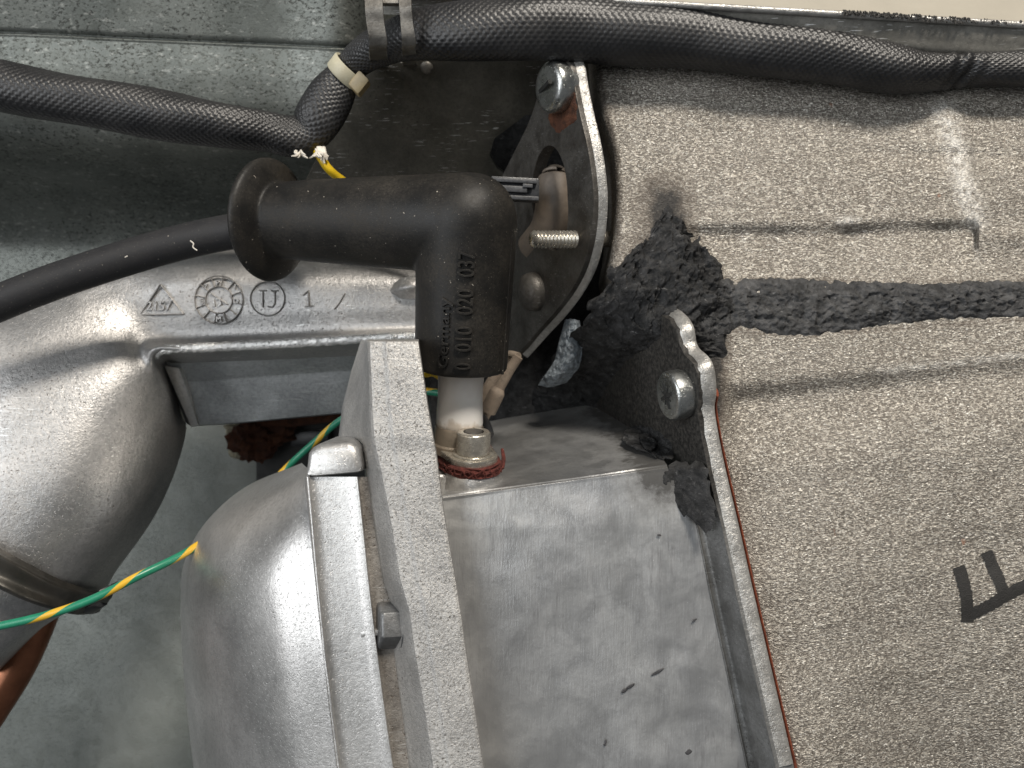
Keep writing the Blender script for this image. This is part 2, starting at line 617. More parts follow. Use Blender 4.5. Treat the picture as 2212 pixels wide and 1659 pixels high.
def sooty_metal():
    """bare aluminium flange whose upper ear is blackened by escaped soot"""
    b = MB('sooty_aluminium')
    c = b.coord()
    n1 = b.noise(c, 0.8, 5, 0.6)
    n2 = b.noise(c, 9, 4, 0.65)
    geo = b.n('TexCoord').outputs['Object']
    z = b.n('SeparateXYZ', {'Vector': geo}).outputs[2]
    zz = b.math('ADD', b.math('MULTIPLY', z, 100.0), b.math('MULTIPLY', b.math('SUBTRACT', n1, 0.5), 3.2))
    m = b.n('MapRange', {'Value': zz, 1: 4.4, 2: 6.6, 3: 0.0, 4: 1.0}).outputs[0]
    clean = b.mix(n1, (0.30, 0.30, 0.295), (0.42, 0.42, 0.41))
    soot = b.mix(b.ramp(n2, (0.42, 0), (0.70, 1)), (0.015, 0.0135, 0.012), (0.07, 0.064, 0.056))
    col = b.mix(m, clean, soot)
    b.set('Base Color', col)
    b.set('Metallic', b.math('SUBTRACT', 0.8, b.math('MULTIPLY', m, 0.7)))
    b.set('Roughness', b.math('ADD', 0.4, b.math('MULTIPLY', m, 0.25)))
    b.bump(b.math('ADD', n2, n1), 0.02)
    return b.m


M_sooty = sooty_metal()


def ceramic_mat():
    b = MB('white_ceramic')
    geo = b.n('TexCoord').outputs['Object']
    z = b.math('MULTIPLY', b.n('SeparateXYZ', {'Vector': geo}).outputs[2], 100.0)
    n = b.noise(b.coord((1, 1, 0.5)), 1.8, 4, 0.6)
    zz = b.math('ADD', z, b.math('MULTIPLY', b.math('SUBTRACT', n, 0.5), 0.9))
    top = b.n('MapRange', {'Value': zz, 1: 0.75, 2: 1.75, 3: 0.0, 4: 1.0}).outputs[0]
    low = b.n('MapRange', {'Value': zz, 1: 0.0, 2: 0.16, 3: 1.0, 4: 0.0}).outputs[0]
    col = b.mix(b.math('MULTIPLY', top, 0.5), (0.88, 0.855, 0.825), (0.42, 0.31, 0.23))
    col = b.mix(b.math('MULTIPLY', low, 0.6), col, (0.45, 0.36, 0.26))
    b.set('Base Color', col)
    b.set('Roughness', 0.24)
    b.set('Subsurface Weight', 0.08)
    b.set('Subsurface Radius', (0.004, 0.003, 0.002))
    return b.m


M_ceramic = ceramic_mat()


def sleeve_mat():
    b = MB('woven_fibreglass_sleeve')
    c = b.coord()
    n = b.noise(c, 1.2, 4, 0.6)
    n2 = b.noise(c, 20, 2, 0.6)
    col = b.mix(b.ramp(n, (0.35, 0), (0.7, 1)), (0.010, 0.010, 0.011), (0.026, 0.025, 0.025))
    b.set('Base Color', col)
    b.set('Roughness', b.n('MapRange', {'Value': n2, 3: 0.28, 4: 0.58}).outputs[0])
    b.set('Specular IOR Level', 0.6)
    b.bump(n2, 0.006)
    return b.m


M_sleeve = sleeve_mat()


def earth_mat():
    b = MB('green_yellow_insulation')
    tc = b.n('TexCoord').outputs['UV']
    s = b.n('SeparateXYZ', {'Vector': tc})
    v = b.math('FRACT', b.math('ADD', b.math('MULTIPLY', s.outputs[0], 0.50), b.math('ADD', s.outputs[1], 0.15)))
    m = b.math('LESS_THAN', v, 0.27)
    n = b.noise(b.coord(), 5, 3)
    g = b.mix(n, (0.012, 0.17, 0.095), (0.03, 0.26, 0.15))
    col = b.mix(m, g, (0.70, 0.42, 0.035))
    b.set('Base Color', col)
    b.set('Roughness', 0.32)
    return b.m


M_earth = earth_mat()
M_yellow = simple('yellow_insulation', (0.78, 0.52, 0.02), 0.35, vary=0.12)
M_tie = simple('cream_nylon', (0.56, 0.52, 0.38), 0.45, vary=0.18, dirt=(0.25, 0.2, 0.12), dirt_amt=0.4)
M_tiehead = simple('amber_nylon', (0.42, 0.33, 0.18), 0.4, vary=0.25)
M_gasket = simple('red_fibre_gasket', (0.17, 0.042, 0.032), 0.9, vary=0.55, scale=9, bump=0.03)
M_redseal = simple('rust_red_seal', (0.33, 0.075, 0.03), 0.7, vary=0.5, scale=5, bump=0.02, dirt=(0.06, 0.02, 0.015), dirt_amt=0.6)
M_copper = simple('copper_tube', (0.36, 0.145, 0.075), 0.36, 0.7, vary=0.35, scale=1.4)
M_tan = simple('tan_glass_sleeving', (0.31, 0.25, 0.195), 0.75, vary=0.35, scale=5, bump=0.015, dirt=(0.14, 0.10, 0.075), dirt_amt=0.5)
M_collar = simple('tarnished_collar', (0.33, 0.28, 0.22), 0.42, 0.5, vary=0.35, scale=4, dirt=(0.14, 0.10, 0.07), dirt_amt=0.5)
M_brown = simple('brown_hose_rubber', (0.235, 0.19, 0.15), 0.5, vary=0.3, scale=3)
M_blackplastic = simple('black_plastic', (0.045, 0.047, 0.052), 0.3, vary=0.4, scale=6)
M_greyplastic = simple('lit_black_plastic', (0.075, 0.078, 0.085), 0.4, vary=0.5, scale=7)  # lighter copy of the black plastic for the lit rib faces
M_rust = simple('brown_rust', (0.14, 0.05, 0.022), 0.9, vary=0.7, scale=4.5, bump=0.05, dirt=(0.035, 0.014, 0.01), dirt_amt=0.8)
M_palefoam = simple('pale_sealing_foam', (0.48, 0.44, 0.32), 0.85, vary=0.4, scale=5, bump=0.03)
M_wool = simple('mineral_wool', (0.33, 0.375, 0.415), 0.95, vary=0.5, scale=11, bump=0.03, spec=0.1, dirt=(0.06, 0.06, 0.065), dirt_amt=0.7)
M_beige = simple('beige_paint', (0.40, 0.365, 0.30), 0.55, vary=0.07, scale=0.8)
M_darkvoid = simple('dark_void_shade', (0.05, 0.05, 0.047), 0.6, 0.2, vary=0.4, scale=1.5)  # dark tone painted in for the shade of recesses and the cavity
M_strap = simple('dark_clamp_band', (0.085, 0.08, 0.07), 0.42, 0.55, vary=0.4, scale=2.5, dirt=(0.06, 0.05, 0.04))
M_thread = simple('white_fibre', (0.75, 0.70, 0.62), 0.8, vary=0.2)
M_fleck = simple('dark_coating_fleck', (0.085, 0.083, 0.087), 0.5, 0.3, vary=0.4, scale=8)
M_ink = simple('black_marker_ink', (0.022, 0.020, 0.018), 0.5, vary=0.3, scale=10, bump=0.02)
M_rim = cast_metal('rim_sheet', (0.25, 0.24, 0.215), (0.14, 0.135, 0.12), 0.4, (0.34, 0.5), 0.8, 0.6, 0.006, 0.9, rot=-0.9)
M_clip = cast_metal('clip_steel', (0.27, 0.255, 0.23), (0.14, 0.13, 0.115), 0.5, (0.42, 0.55), 1.5, 0.8, 0.01, 0.2)

# ------------------------------------------------------------------ setting: cabinet wall
def wall_rows(spec):
    out = []
    for y0, dy, d in spec:
        out.append([(x, y0 + dy * min(1, max(0, x / 780)), d + (k if y0 < 530 else 0)) for x, k in ((-350, 0), (0, 0), (300, 0), (600, 0), (770, 0), (850, 5), (1000, 6), (1500, 6))])
    return out


wm = Mesh()
wm.loft(wall_rows(((-160, 0, 25.7), (-40, 6, 26.35), (64, 33, 26.98), (69, 34, 27.10), (74, 34, 27.06), (79, 34, 27.1))), 90, 40, sv=False)
wm.loft(wall_rows(((79, 34, 27.1), (160, 30, 27.35), (240, 20, 27.8), (310, 15, 28.8), (370, 10, 31.0), (440, 5, 33.6), (510, 0, 35.1), (580, 0, 35.5), (700, 0, 35.6), (1000, 0, 35.3), (1400, 0, 34.8), (1900, 0, 34.0))), 90, 180)
wall = build('wall', wm, M_galv, angle=50, fix=False)
tag(wall, 'galvanised grey green cabinet wall with a folded upper edge behind the burner parts', kind='structure')

# added board: its black colour stands for the shade behind the burner
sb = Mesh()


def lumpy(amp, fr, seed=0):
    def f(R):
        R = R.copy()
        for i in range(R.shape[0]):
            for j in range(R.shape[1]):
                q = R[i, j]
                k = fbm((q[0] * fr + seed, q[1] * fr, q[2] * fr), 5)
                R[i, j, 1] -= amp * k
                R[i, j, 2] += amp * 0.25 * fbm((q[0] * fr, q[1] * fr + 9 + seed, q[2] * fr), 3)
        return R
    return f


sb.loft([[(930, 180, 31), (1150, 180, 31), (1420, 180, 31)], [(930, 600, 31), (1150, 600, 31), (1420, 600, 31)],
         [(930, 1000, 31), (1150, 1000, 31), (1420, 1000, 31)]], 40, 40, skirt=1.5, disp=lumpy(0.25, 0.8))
tag(build('shade_board', sb, M_soot, base=P(1150, 950, 31)), 'added black board standing for the shade in the gap behind the elbow boot', 'board')

# ------------------------------------------------------------------ cabinet rim and casing, upper right


def rim_y(x):
    return -2 + (x - 1300) * 0.0583


def rim_d(x):
    return 22.05 + 1.5 * max(0.0, min(1.0, (1750 - x) / 850))


def rim_h(x):
    q = max(0.0, min(1.0, (x - 1350) / 600))
    return 0.12 + 0.88 * q


t = thing('cabinet_rim', 'grey folded sheet metal rim with a highlight coloured into its edge across the upper right', 'rim', P(1800, 60, 21))
xs = (820, 1100, 1300, 1500, 1700, 1900, 2100, 2400)
m = Mesh()
m.loft([[(x, rim_y(x) + 7, rim_d(x)) for x in xs], [(x, rim_y(x) + 8 + 12 * rim_h(x), rim_d(x) + .03) for x in xs], [(x, rim_y(x) + 9 + 36 * rim_h(x), rim_d(x) + .11) for x in xs], [(x, rim_y(x) + 10 + 66 * rim_h(x), rim_d(x) + .3) for x in xs],
        [(x, rim_y(x) + 11 + 84 * rim_h(x), rim_d(x) + 1.0) for x in xs], [(x, rim_y(x) + (60 if x < 1500 else 150), 24.6) for x in xs]], 60, 40, skirt=0)
build('rim_face', m, M_rim, t)
m = Mesh()
m.tube([list(P(x, rim_y(x) + 3, rim_d(x) - .05)) + [0.085, 0.10] for x in xs], 12, 80)
build('rim_edge', m, M_edge, t)  # highlight along the rim put into a paler edge colour
m = Mesh()
for i in range(420):
    x = random.choice([random.uniform(1822, 1925), random.uniform(1822, 1990), random.uniform(1880, 2100), random.uniform(1900, 2212)])
    p = P(x, rim_y(x) + random.uniform(-6, 4 if x < 1960 else 7), 21.88 + random.uniform(-.01, .03))
    r = random.uniform(0.014, 0.04)
    m.lathe(p, (0.2, -1, 0.3), [(-r * .6, r * .5), (0, r * random.uniform(.8, 1.3)), (r * .3, r * .6), (r * .45, 0)], 6)
o = build('scuff', m, M_ink, t)
o['kind'] = 'stuff'
o['label'] = 'black scuffed residue on the bright edge'
cp = Mesh()
cp.loft([[(x, rim_y(x) + 1, rim_d(x) + .25) for x in (1000, 1500, 2400)], [(x, rim_y(x) - 160, 24.5) for x in (1000, 1500, 2400)],
         [(x, rim_y(x) - 420, 28) for x in (1000, 1500, 2400)]], 20, 20, skirt=0.6)
tag(build('casing_panel', cp, M_beige, base=P(1700, 0, 20)), 'beige painted casing panel above the rim in the upper right corner', 'panel')

# grimy plate beneath the sleeve, its colour darkened for the shade there
t = thing('mounting_plate', 'shade-darkened grimy steel plate behind the cable tie and black boot', 'plate', P(950, 400, 27.5))
pl = Plane((900, 140, 25.9), (1240, 130, 25.6), (950, 400, 28.7))
if pl.n[1] < 0:
    pl.n = -pl.n
poly = [(640, 420), (690, 330), (745, 230), (768, 180), (778, 150), (800, 136), (860, 134), (892, 138), (912, 112), (1000, 106), (1170, 100), (1300, 90), (1330, 250), (1300, 420), (1130, 366), (1075, 352),
        (1062, 330), (1068, 300), (1130, 252), (1190, 230), (1185, 420), (1000, 440)]
m = Mesh()
m.prism([pl.pt(*q) for q in [(640, 430), (690, 330), (745, 230), (768, 180), (778, 150), (800, 136), (860, 134), (892, 138), (912, 112), (1000, 106), (1170, 100), (1300, 90), (1310, 225), (1135, 250), (1068, 300), (1058, 335), (1072, 362), (1120, 400), (1100, 460)]], pl.n * 0.18)
build('plate', m, M_plate, t, bevel=0.03)
m = Mesh()
m.lathe(pl.pt(922, 146, -0.0), -pl.n, [(-.1, .2), (.02, .2), (.06, .17), (.1, .1), (.11, 0)], 20)
build('rivet', m, M_clip, t)

# ------------------------------------------------------------------ woven sleeve
def weave(L, th, ra):
    nb = 22
    p = 0.094
    a = L / (2 * p) + th * nb / (2 * math.pi)
    b = L / (2 * p) - th * nb / (2 * math.pi)
    s1 = np.abs(np.sin(math.pi * a)) ** 0.7 * (0.55 + 0.45 * np.sign(np.sin(2 * math.pi * (b + 0.0)) * 1.0) * np.abs(np.sin(2 * math.pi * b)) ** .5)
    s2 = np.abs(np.sin(math.pi * b)) ** 0.7 * (0.55 - 0.45 * np.sign(np.sin(2 * math.pi * (a + 0.0)) * 1.0) * np.abs(np.sin(2 * math.pi * a)) ** .5)
    h = np.maximum(s1, s2) * 0.023
    # the sleeve wrinkles and puckers along its run
    h = h + 0.045 * np.sin(L * 1.3 + 2 * np.sin(th)) * np.sin(th * 2 + L * 0.4)
    pk = np.exp(-((L - 4.0) / 0.45) ** 2)
    h = h - pk * 0.22 * np.maximum(0, np.cos(th - 3.9)) ** 2 - pk * 0.07 * np.sin(L * 16 + th * 2) * 0.5
    return h


sl = [(2420, 146, 22.1, .44, .46), (2280, 147, 22.2, .44, .46), (2120, 151, 22.35, .43, .46), (2000, 154, 22.45, .48, .5), (1930, 148, 22.5, .58, .6), (1820, 130, 22.6, .63, .62),
      (1680, 106, 22.8, .73, .66), (1500, 82, 23.05, .80, .7), (1300, 66, 23.15, .84, .7), (1120, 62, 22.9, .82, .66), (980, 68, 22.9, .75, .58), (895, 76, 23.3, .66, .5),
      (835, 92, 24.1, .56, .42), (785, 120, 24.6, .46, .38), (752, 155, 25.0, .44, .36), (718, 205, 25.1, .68, .5), (690, 250, 25.1, .72, .5), (664, 286, 25.2, .62, .45),
      (625, 294, 25.1, .58, .5), (575, 284, 24.9, .56, .52), (500, 274, 24.6, .61, .58), (380, 254, 24.3, .65, .6), (230, 229, 24.0, .67, .64), (90, 203, 23.8, .68, .66), (-60, 172, 23.6, .68, .66), (-220, 140, 23.5, .68, .66)]
t = thing('braided_sleeve', 'black woven cable sleeve running the whole width, kinked beside the cable tie', 'cable sleeve', P(1100, 130, 21.5))
m = Mesh().tube([list(P(*q[:3])) + list(q[3:]) for q in sl], 160, 1650, weave)
m.uv = {}
build('sleeve', m, M_sleeve, t, angle=180)
m = Mesh()
for cx, cy, cnt in ((645, 330, 12), (690, 328, 16)):
    for i in range(cnt):
        a = random.uniform(-2.6, -0.5) if cx < 660 else random.uniform(-2.3, -0.6)
        L = random.uniform(8, 26)
        s = np.array([cx + random.uniform(-8, 8), cy + random.uniform(-6, 4)])
        e = s + L * np.array([math.cos(a), -math.sin(a) * .7])
        mid = (s + e) / 2 + np.random.RandomState(i + cnt).uniform(-4, 4, 2)
        dz = random.uniform(-.35, .1)
        r = random.uniform(.02, .045)
        m.tube([list(P(s[0], s[1], 24.65)) + [r, r], list(P(mid[0], mid[1], 24.6 + dz)) + [r, r], list(P(e[0], e[1], 24.6 + dz * 1.5)) + [r * .5, r * .5]], 5, 7)
for i in range(9):
    cx, cy = 690 + random.uniform(-4, 10), 335
    e = (683 + i * 4 + random.uniform(-6, 6), 350 - abs(i - 4) * 3)
    m.tube([list(P(cx, 318, 24.6)) + [.05, .04], list(P((cx + e[0]) / 2, 335, 24.45)) + [.05, .04], list(P(e[0], e[1] + random.uniform(-4, 4), 24.45)) + [.025, .02]], 6, 8)
o = build('frayed_threads', m, M_thread, t)
o['kind'] = 'stuff'

# cable tie
t = thing('cable_tie', 'cream nylon cable tie cinched round the woven sleeve', 'cable tie', P(745, 155, 24.6))
m = Mesh()
c0, ax = P(750, 156, 25.0), unit(P(718, 205, 25.1) - P(785, 120, 24.6))
s_ = unit(np.cross((0, 1, 0), ax))
dn = np.cross(ax, s_)
for rr in (0,):
    prof = []
    th = np.linspace(0, 2 * math.pi, 48, endpoint=False)
    ring = lambda k, w: [c0 + ax * w + (0.50 + k) * math.cos(q) * s_ + (0.42 + k) * math.sin(q) * dn for q in th]
    G = np.array([ring(0, -.2), ring(.07, -.22), ring(.09, -.18), ring(.09, .18), ring(.07, .22), ring(0, .2)])
    m.grid(G, closed=True)
build('band', m, M_tie, t)
m = Mesh()
hp = P(777, 182, 24.75)
m.box(hp, s_ * -0.22, np.array([0, .2, 0]), ax * 0.27)
build('head', m, M_tiehead, t, bevel=0.08)

# metal clip holding the sleeve
t = thing('cable_clip', 'dull steel double strap clip hooked over the woven sleeve', 'clip', P(845, 130, 23.5))
for (xa, xb) in (((788, 826), (797, 835)), ((862, 888), (868, 897))):
    m = Mesh()
    m.loft([[(xa[0], -60, 22.6), (xa[1], -60, 22.55)], [(xa[0], 5, 22.1), (xa[1], 5, 22.05)], [(xa[0] + 3, 45, 22.15), (xa[1] + 3, 45, 22.15)], [(xb[0], 85, 22.3), (xb[1], 85, 22.3)],
            [(xb[0], 112, 22.8), (xb[1], 112, 22.8)], [(xb[0] + 2, 134, 24.6), (xb[1] + 2, 134, 24.6)], [(xb[0] + 2, 142, 26.5), (xb[1] + 2, 142, 26.5)]], 6, 40, su=False, skirt=0.12)
    build('strap', m, M_clip, t)
m = Mesh()
m.loft([[(790, -40, 22.5), (888, -40, 22.5)], [(790, 2, 22.3), (888, 2, 22.3)], [(790, 8, 22.35), (888, 8, 22.35)]], 10, 10, su=False, skirt=0.15)
build('bridge', m, M_clip, t)

# yellow wire
m = Mesh().tube([list(P(*q)) + [.125, .125] for q in ((672, 308, 25.5), (684, 326, 25.2), (694, 342, 24.7), (710, 365, 24.7), (736, 387, 25), (800, 430, 25.6), (900, 500, 25.8), (965, 600, 25.6), (950, 720, 25.4), (918, 800, 25.2), (940, 806, 25.2), (990, 840, 25.8))], 14, 90)
tag(build('yellow_wire', m, M_yellow, base=P(690, 335, 24.7)), 'short yellow wire coming out of the frayed sleeve behind the boot', 'wire')

# ------------------------------------------------------------------ left casting
R = [
    [(980, 550, 29.5), (980, 566, 27.8), (980, 600, 27), (980, 660, 26.9), (980, 706, 26.95), (979, 724, 26.3), (978, 743, 26.85), (977, 780, 29)],
    [(800, 547, 29.5), (800, 562, 27.8), (800, 600, 27), (800, 660, 26.9), (800, 712, 26.95), (800, 732, 26.25), (800, 752, 26.85), (800, 790, 29)],
    [(600, 543, 29.5), (600, 557, 27.8), (600, 600, 27), (600, 665, 26.9), (600, 722, 26.95), (600, 744, 26.25), (600, 764, 26.85), (600, 798, 29)],
    [(430, 538, 29.5), (430, 554, 27.8), (430, 600, 27), (430, 668, 26.9), (425, 730, 26.95), (420, 752, 26.25), (415, 773, 26.85), (412, 803, 29)],
    [(250, 552, 29.2), (255, 585, 27.4), (270, 625, 26.95), (290, 680, 26.8), (315, 735, 26.75), (330, 758, 26.25), (346, 776, 27.0), (374, 800, 29.2)],
    [(60, 615, 28.5), (70, 650, 26.8), (110, 690, 26.2), (215, 765, 25.95), (282, 802, 26.1), (330, 830, 26.6), (362, 855, 27.5), (390, 880, 29.4)],
    [(-80, 715, 28), (-70, 740, 26), (0, 790, 25.4), (130, 880, 25.2), (212, 920, 25.45), (290, 950, 26.2), (352, 958, 27.4), (402, 930, 29.8)],
    [(-90, 855, 27), (-80, 870, 25.4), (-10, 920, 24.8), (88, 992, 24.75), (172, 1032, 25.05), (255, 1058, 25.9), (322, 1062, 27.3), (374, 1030, 29.6)],
    [(-100, 1000, 27), (-90, 1010, 25), (-30, 1050, 24.4), (45, 1116, 24.45), (122, 1145, 24.8), (200, 1155, 25.6), (268, 1152, 27), (326, 1128, 29.2)],
    [(-110, 1150, 27), (-100, 1160, 25), (-60, 1190, 24.2), (10, 1224, 24.3), (75, 1246, 24.7), (140, 1258, 25.5), (195, 1256, 26.8), (252, 1232, 29)],
    [(-120, 1220, 27), (-110, 1230, 25), (-70, 1260, 24.2), (-30, 1290, 24.2), (20, 1310, 24.5), (80, 1320, 25.2), (140, 1315, 26.6), (214, 1288, 29)],
    [(-130, 1300, 27), (-120, 1330, 25), (-90, 1360, 24.4), (-60, 1385, 24.4), (-20, 1395, 24.7), (30, 1390, 25.4), (65, 1375, 26.6), (110, 1340, 29)],
    [(-140, 1380, 27), (-130, 1410, 25.2), (-110, 1430, 24.8), (-90, 1450, 24.8), (-70, 1460, 25.1), (-45, 1462, 25.6), (-25, 1460, 26.7), (2, 1448, 29)],
]
t = thing('cast_elbow', 'large silver cast aluminium elbow with moulded foundry marks, at the left', 'casting', P(200, 1300, 26))
build('body', Mesh().loft(R, 100, 170), M_cast, t, angle=60)
m = Mesh()
bp = [(334, 768, 26.62), (348, 757, 26.42), (380, 753, 26.36), (430, 751, 26.32), (600, 743, 26.32), (800, 731, 26.32), (978, 722, 26.35)]
m.tube([list(P(*q)) + [.15, .10] for q in bp], 14, 160, lambda L, th, ra: .012 * np.sin(L * 9 + 3 * np.sin(L * 2.3)) + .010 * np.sin(L * 23 + th * 3))
m.uv = {}
build('ridge_bead', m, M_bead, t, angle=60, label='highlight-coloured bead along the lower edge of the arm')
m = Mesh()
m.prism([P(354, 790, 27.5), P(386, 795, 27.4), P(407, 850, 27.9), P(428, 918, 28.45), P(412, 923, 28.5), P(384, 855, 28.1)], (0, .5, 0))
build('web_edge', m, M_cover, t, bevel=.03)
m = Mesh()
m.loft([[(352, 778, 28.4), (358, 781, 27.7), (380, 785, 27.5), (500, 778, 27.5), (640, 768, 27.5), (820, 755, 27.5)],
        [(366, 822, 28.9), (374, 824, 28.2), (394, 826, 28.0), (500, 818, 28.0), (640, 808, 28.0), (820, 795, 28.0)],
        [(384, 868, 29.2), (392, 872, 28.5), (412, 874, 28.3), (500, 868, 28.3), (640, 857, 28.3), (820, 842, 28.3)],
        [(400, 910, 29.5), (408, 917, 28.75), (424, 918, 28.55), (500, 914, 28.55), (640, 901, 28.55), (820, 884, 28.55)],
        [(402, 914, 30.2), (410, 919, 29.6), (426, 920, 29.6), (500, 916, 29.6), (640, 903, 29.6), (820, 886, 29.6)]], 60, 80, sv=False)
build('web', m, cast_metal('web_aluminium', (0.50, 0.515, 0.52), (0.30, 0.31, 0.315), 0.8, (0.36, 0.5), 0.5, 0.4, 0.01, 0.35, rot=1.5), t)

# moulded marks standing proud of the flat upper arm
def stroke(m, pts, w=2.0, d=26.885, h=0.05, closed=False):
    pts = list(pts) + ([pts[0]] if closed else [])
    wc = w * K * d
    path = [list(P(x, y, d)) + [wc, h] for x, y in pts]
    m.tube(path, 8, max(len(path) * 3, 8), smooth=False)


def circ(cx, cy, r, n=40, rx=1.0):
    return [(cx + rx * r * math.cos(2 * math.pi * i / n), cy + r * math.sin(2 * math.pi * i / n)) for i in range(n)]


def flat_text(m, s, px, py, hpx, rot=0.0, d=26.885, ext=0.04):
    V, F = text_mesh(s, hpx / 0.69 * K * d, ext, 0.006)
    c = P(px, py, d)
    ca, sa = math.cos(rot), math.sin(rot)
    V2 = [c + np.array([x * ca - y * sa, -z, x * sa + y * ca]) for x, y, z in V]
    m.add(V2, F)


m = Mesh()
stroke(m, [(347, 614), (303, 681)], 1.8)
stroke(m, [(347, 614), (397, 679)], 1.8)
stroke(m, [(303, 681), (397, 679)], 1.8)
flat_text(m, '2157', 316, 670, 19)
build('triangle_mark', m, M_cast, t, angle=40)
m = Mesh()
stroke(m, circ(473, 648, 52, rx=1.0), 1.6, closed=True)
stroke(m, circ(473, 648, 29, rx=1.0), 1.6, closed=True)
for i in range(12):
    a = 2 * math.pi * (i + 0.35) / 12
    stroke(m, [(473 + 30 * math.cos(a), 648 + 30 * math.sin(a)), (473 + 51 * math.cos(a), 648 + 51 * math.sin(a))], 1.4)
stroke(m, [(456, 634), (492, 658)], 1.6)
flat_text(m, '13', 458, 663, 16, 0.15)
for s, x, y in (('P', 467, 617), ('E', 432, 656), ('D', 505, 656), ('M', 467, 695), ('1', 505, 625), ('7', 441, 625)):
    flat_text(m, s, x, y, 11, 0.05)
build('date_wheel_mark', m, M_cast, t, angle=40)
m = Mesh()
stroke(m, circ(578, 645, 37), 1.6, closed=True)
stroke(m, [(568, 628), (568, 664)], 1.8)
stroke(m, [(561, 628), (576, 628)], 1.6)
stroke(m, [(594, 628), (594, 655), (588, 664), (578, 662)], 1.8)
stroke(m, [(586, 628), (601, 628)], 1.6)
build('circle_mark', m, M_cast, t, angle=40)
m = Mesh()
stroke(m, [(655, 638), (666, 628), (668, 662)], 1.8)
stroke(m, [(660, 662), (676, 661)], 1.6)
stroke(m, [(745, 634), (733, 655), (722, 668)], 1.6)
build('number_mark', m, M_cast, t, angle=40)
m = Mesh()
m.loft([[(838, 622, 27.1), (870, 600, 26.7), (915, 594, 26.6), (960, 600, 26.8)], [(832, 632, 27.1), (870, 622, 26.5), (915, 618, 26.45), (960, 620, 26.6)],
        [(842, 640, 27.1), (875, 645, 26.8), (915, 645, 26.7), (960, 645, 26.8)]], 24, 16, skirt=.6)
build('lug', m, M_cast, t)

# clamp band round the elbow's lower end
t = thing('clamp_band', 'dark metal clamp band wrapped round the lower end of the elbow casting', 'clamp', P(100, 1290, 25))
m = Mesh()
m.loft([[(-120, 1120, 24.3), (-60, 1160, 23.75), (0, 1194, 23.75), (60, 1226, 24.1), (120, 1256, 24.9), (180, 1276, 26.1), (232, 1282, 28.6)],
        [(-120, 1135, 24.2), (-60, 1172, 23.6), (0, 1204, 23.6), (60, 1237, 23.95), (120, 1266, 24.75), (180, 1284, 26.0), (236, 1290, 28.6)],
        [(-120, 1165, 24.3), (-60, 1205, 23.75), (0, 1238, 23.75), (60, 1268, 24.1), (120, 1292, 24.9), (175, 1304, 26.1), (225, 1306, 28.6)],
        [(-120, 1198, 24.2), (-60, 1235, 23.6), (0, 1264, 23.6), (60, 1292, 23.95), (115, 1310, 24.75), (165, 1322, 26.0), (212, 1318, 28.6)],
        [(-120, 1208, 24.3), (-60, 1245, 23.75), (0, 1273, 23.75), (60, 1300, 24.1), (115, 1317, 24.9), (165, 1328, 26.1), (208, 1325, 28.6)]], 50, 24, skirt=0.25)
build('band', m, M_strap, t)
m = Mesh()
m.prism([P(212, 1276, 26.9), P(240, 1262, 27.2), P(246, 1276, 27.2), P(232, 1290, 27)], (0, .5, 0))
m.prism([P(160, 1318, 26.4), P(200, 1308, 26.8), P(220, 1312, 27.2), P(196, 1328, 27.2), P(172, 1328, 26.6)], (0, .5, 0))
build('clamp_ear', m, M_blackplastic, t, bevel=.04)

# copper pipe
m = Mesh().tube([list(P(*q)) + [.62, .62] for q in ((95, 1300, 29.6), (68, 1370, 29.3), (35, 1440, 29), (-15, 1520, 28.6), (-70, 1600, 28.3), (-150, 1700, 28), (-330, 1960, 27.6))], 28, 60)
tag(build('copper_pipe', m, M_copper, base=P(50, 1420, 29)), 'reddish copper pipe below the clamp band in the lower left corner', 'pipe')

# earth wire
m = Mesh().tube([list(P(*q)) + [.115, .115] for q in ((-420, 1400, 23.0), (-120, 1372, 23.2), (0, 1352, 23.2), (110, 1326, 23.3), (200, 1294, 23.5), (300, 1244, 23.9), (415, 1186, 25), (520, 1110, 26.8), (620, 1010, 28), (680, 955, 28), (740, 905, 27.6), (830, 860, 27), (900, 845, 26.5), (960, 850, 26.2))], 16, 160)
tag(build('earth_wire', m, M_earth, base=P(200, 1294, 23.5)), 'green and yellow striped earth wire slung across the lower left', 'wire')

# rusty fitting and dark recess behind the web
t = thing('rusty_fitting', 'crumbling brown rust lump with pale sealing foam under the casting arm', 'fitting', P(545, 990, 33))
m = Mesh()


def blob(m, c, rx, ry, rz, seg=40, amp=.25, fr=1.6, seed=0):
    G = []
    for i in range(seg // 2 + 1):
        ph = math.pi * i / (seg // 2)
        row = []
        for j in range(seg):
            q = 2 * math.pi * j / seg
            n_ = np.array([math.sin(ph) * math.cos(q), math.sin(ph) * math.sin(q), math.cos(ph)])
            k = 1 + amp * fbm(n_ * fr + seed, 5)
            row.append(np.asarray(c) + n_ * k * np.array([rx, ry, rz]))
        G.append(row)
    m.grid(np.array(G), closed=True)


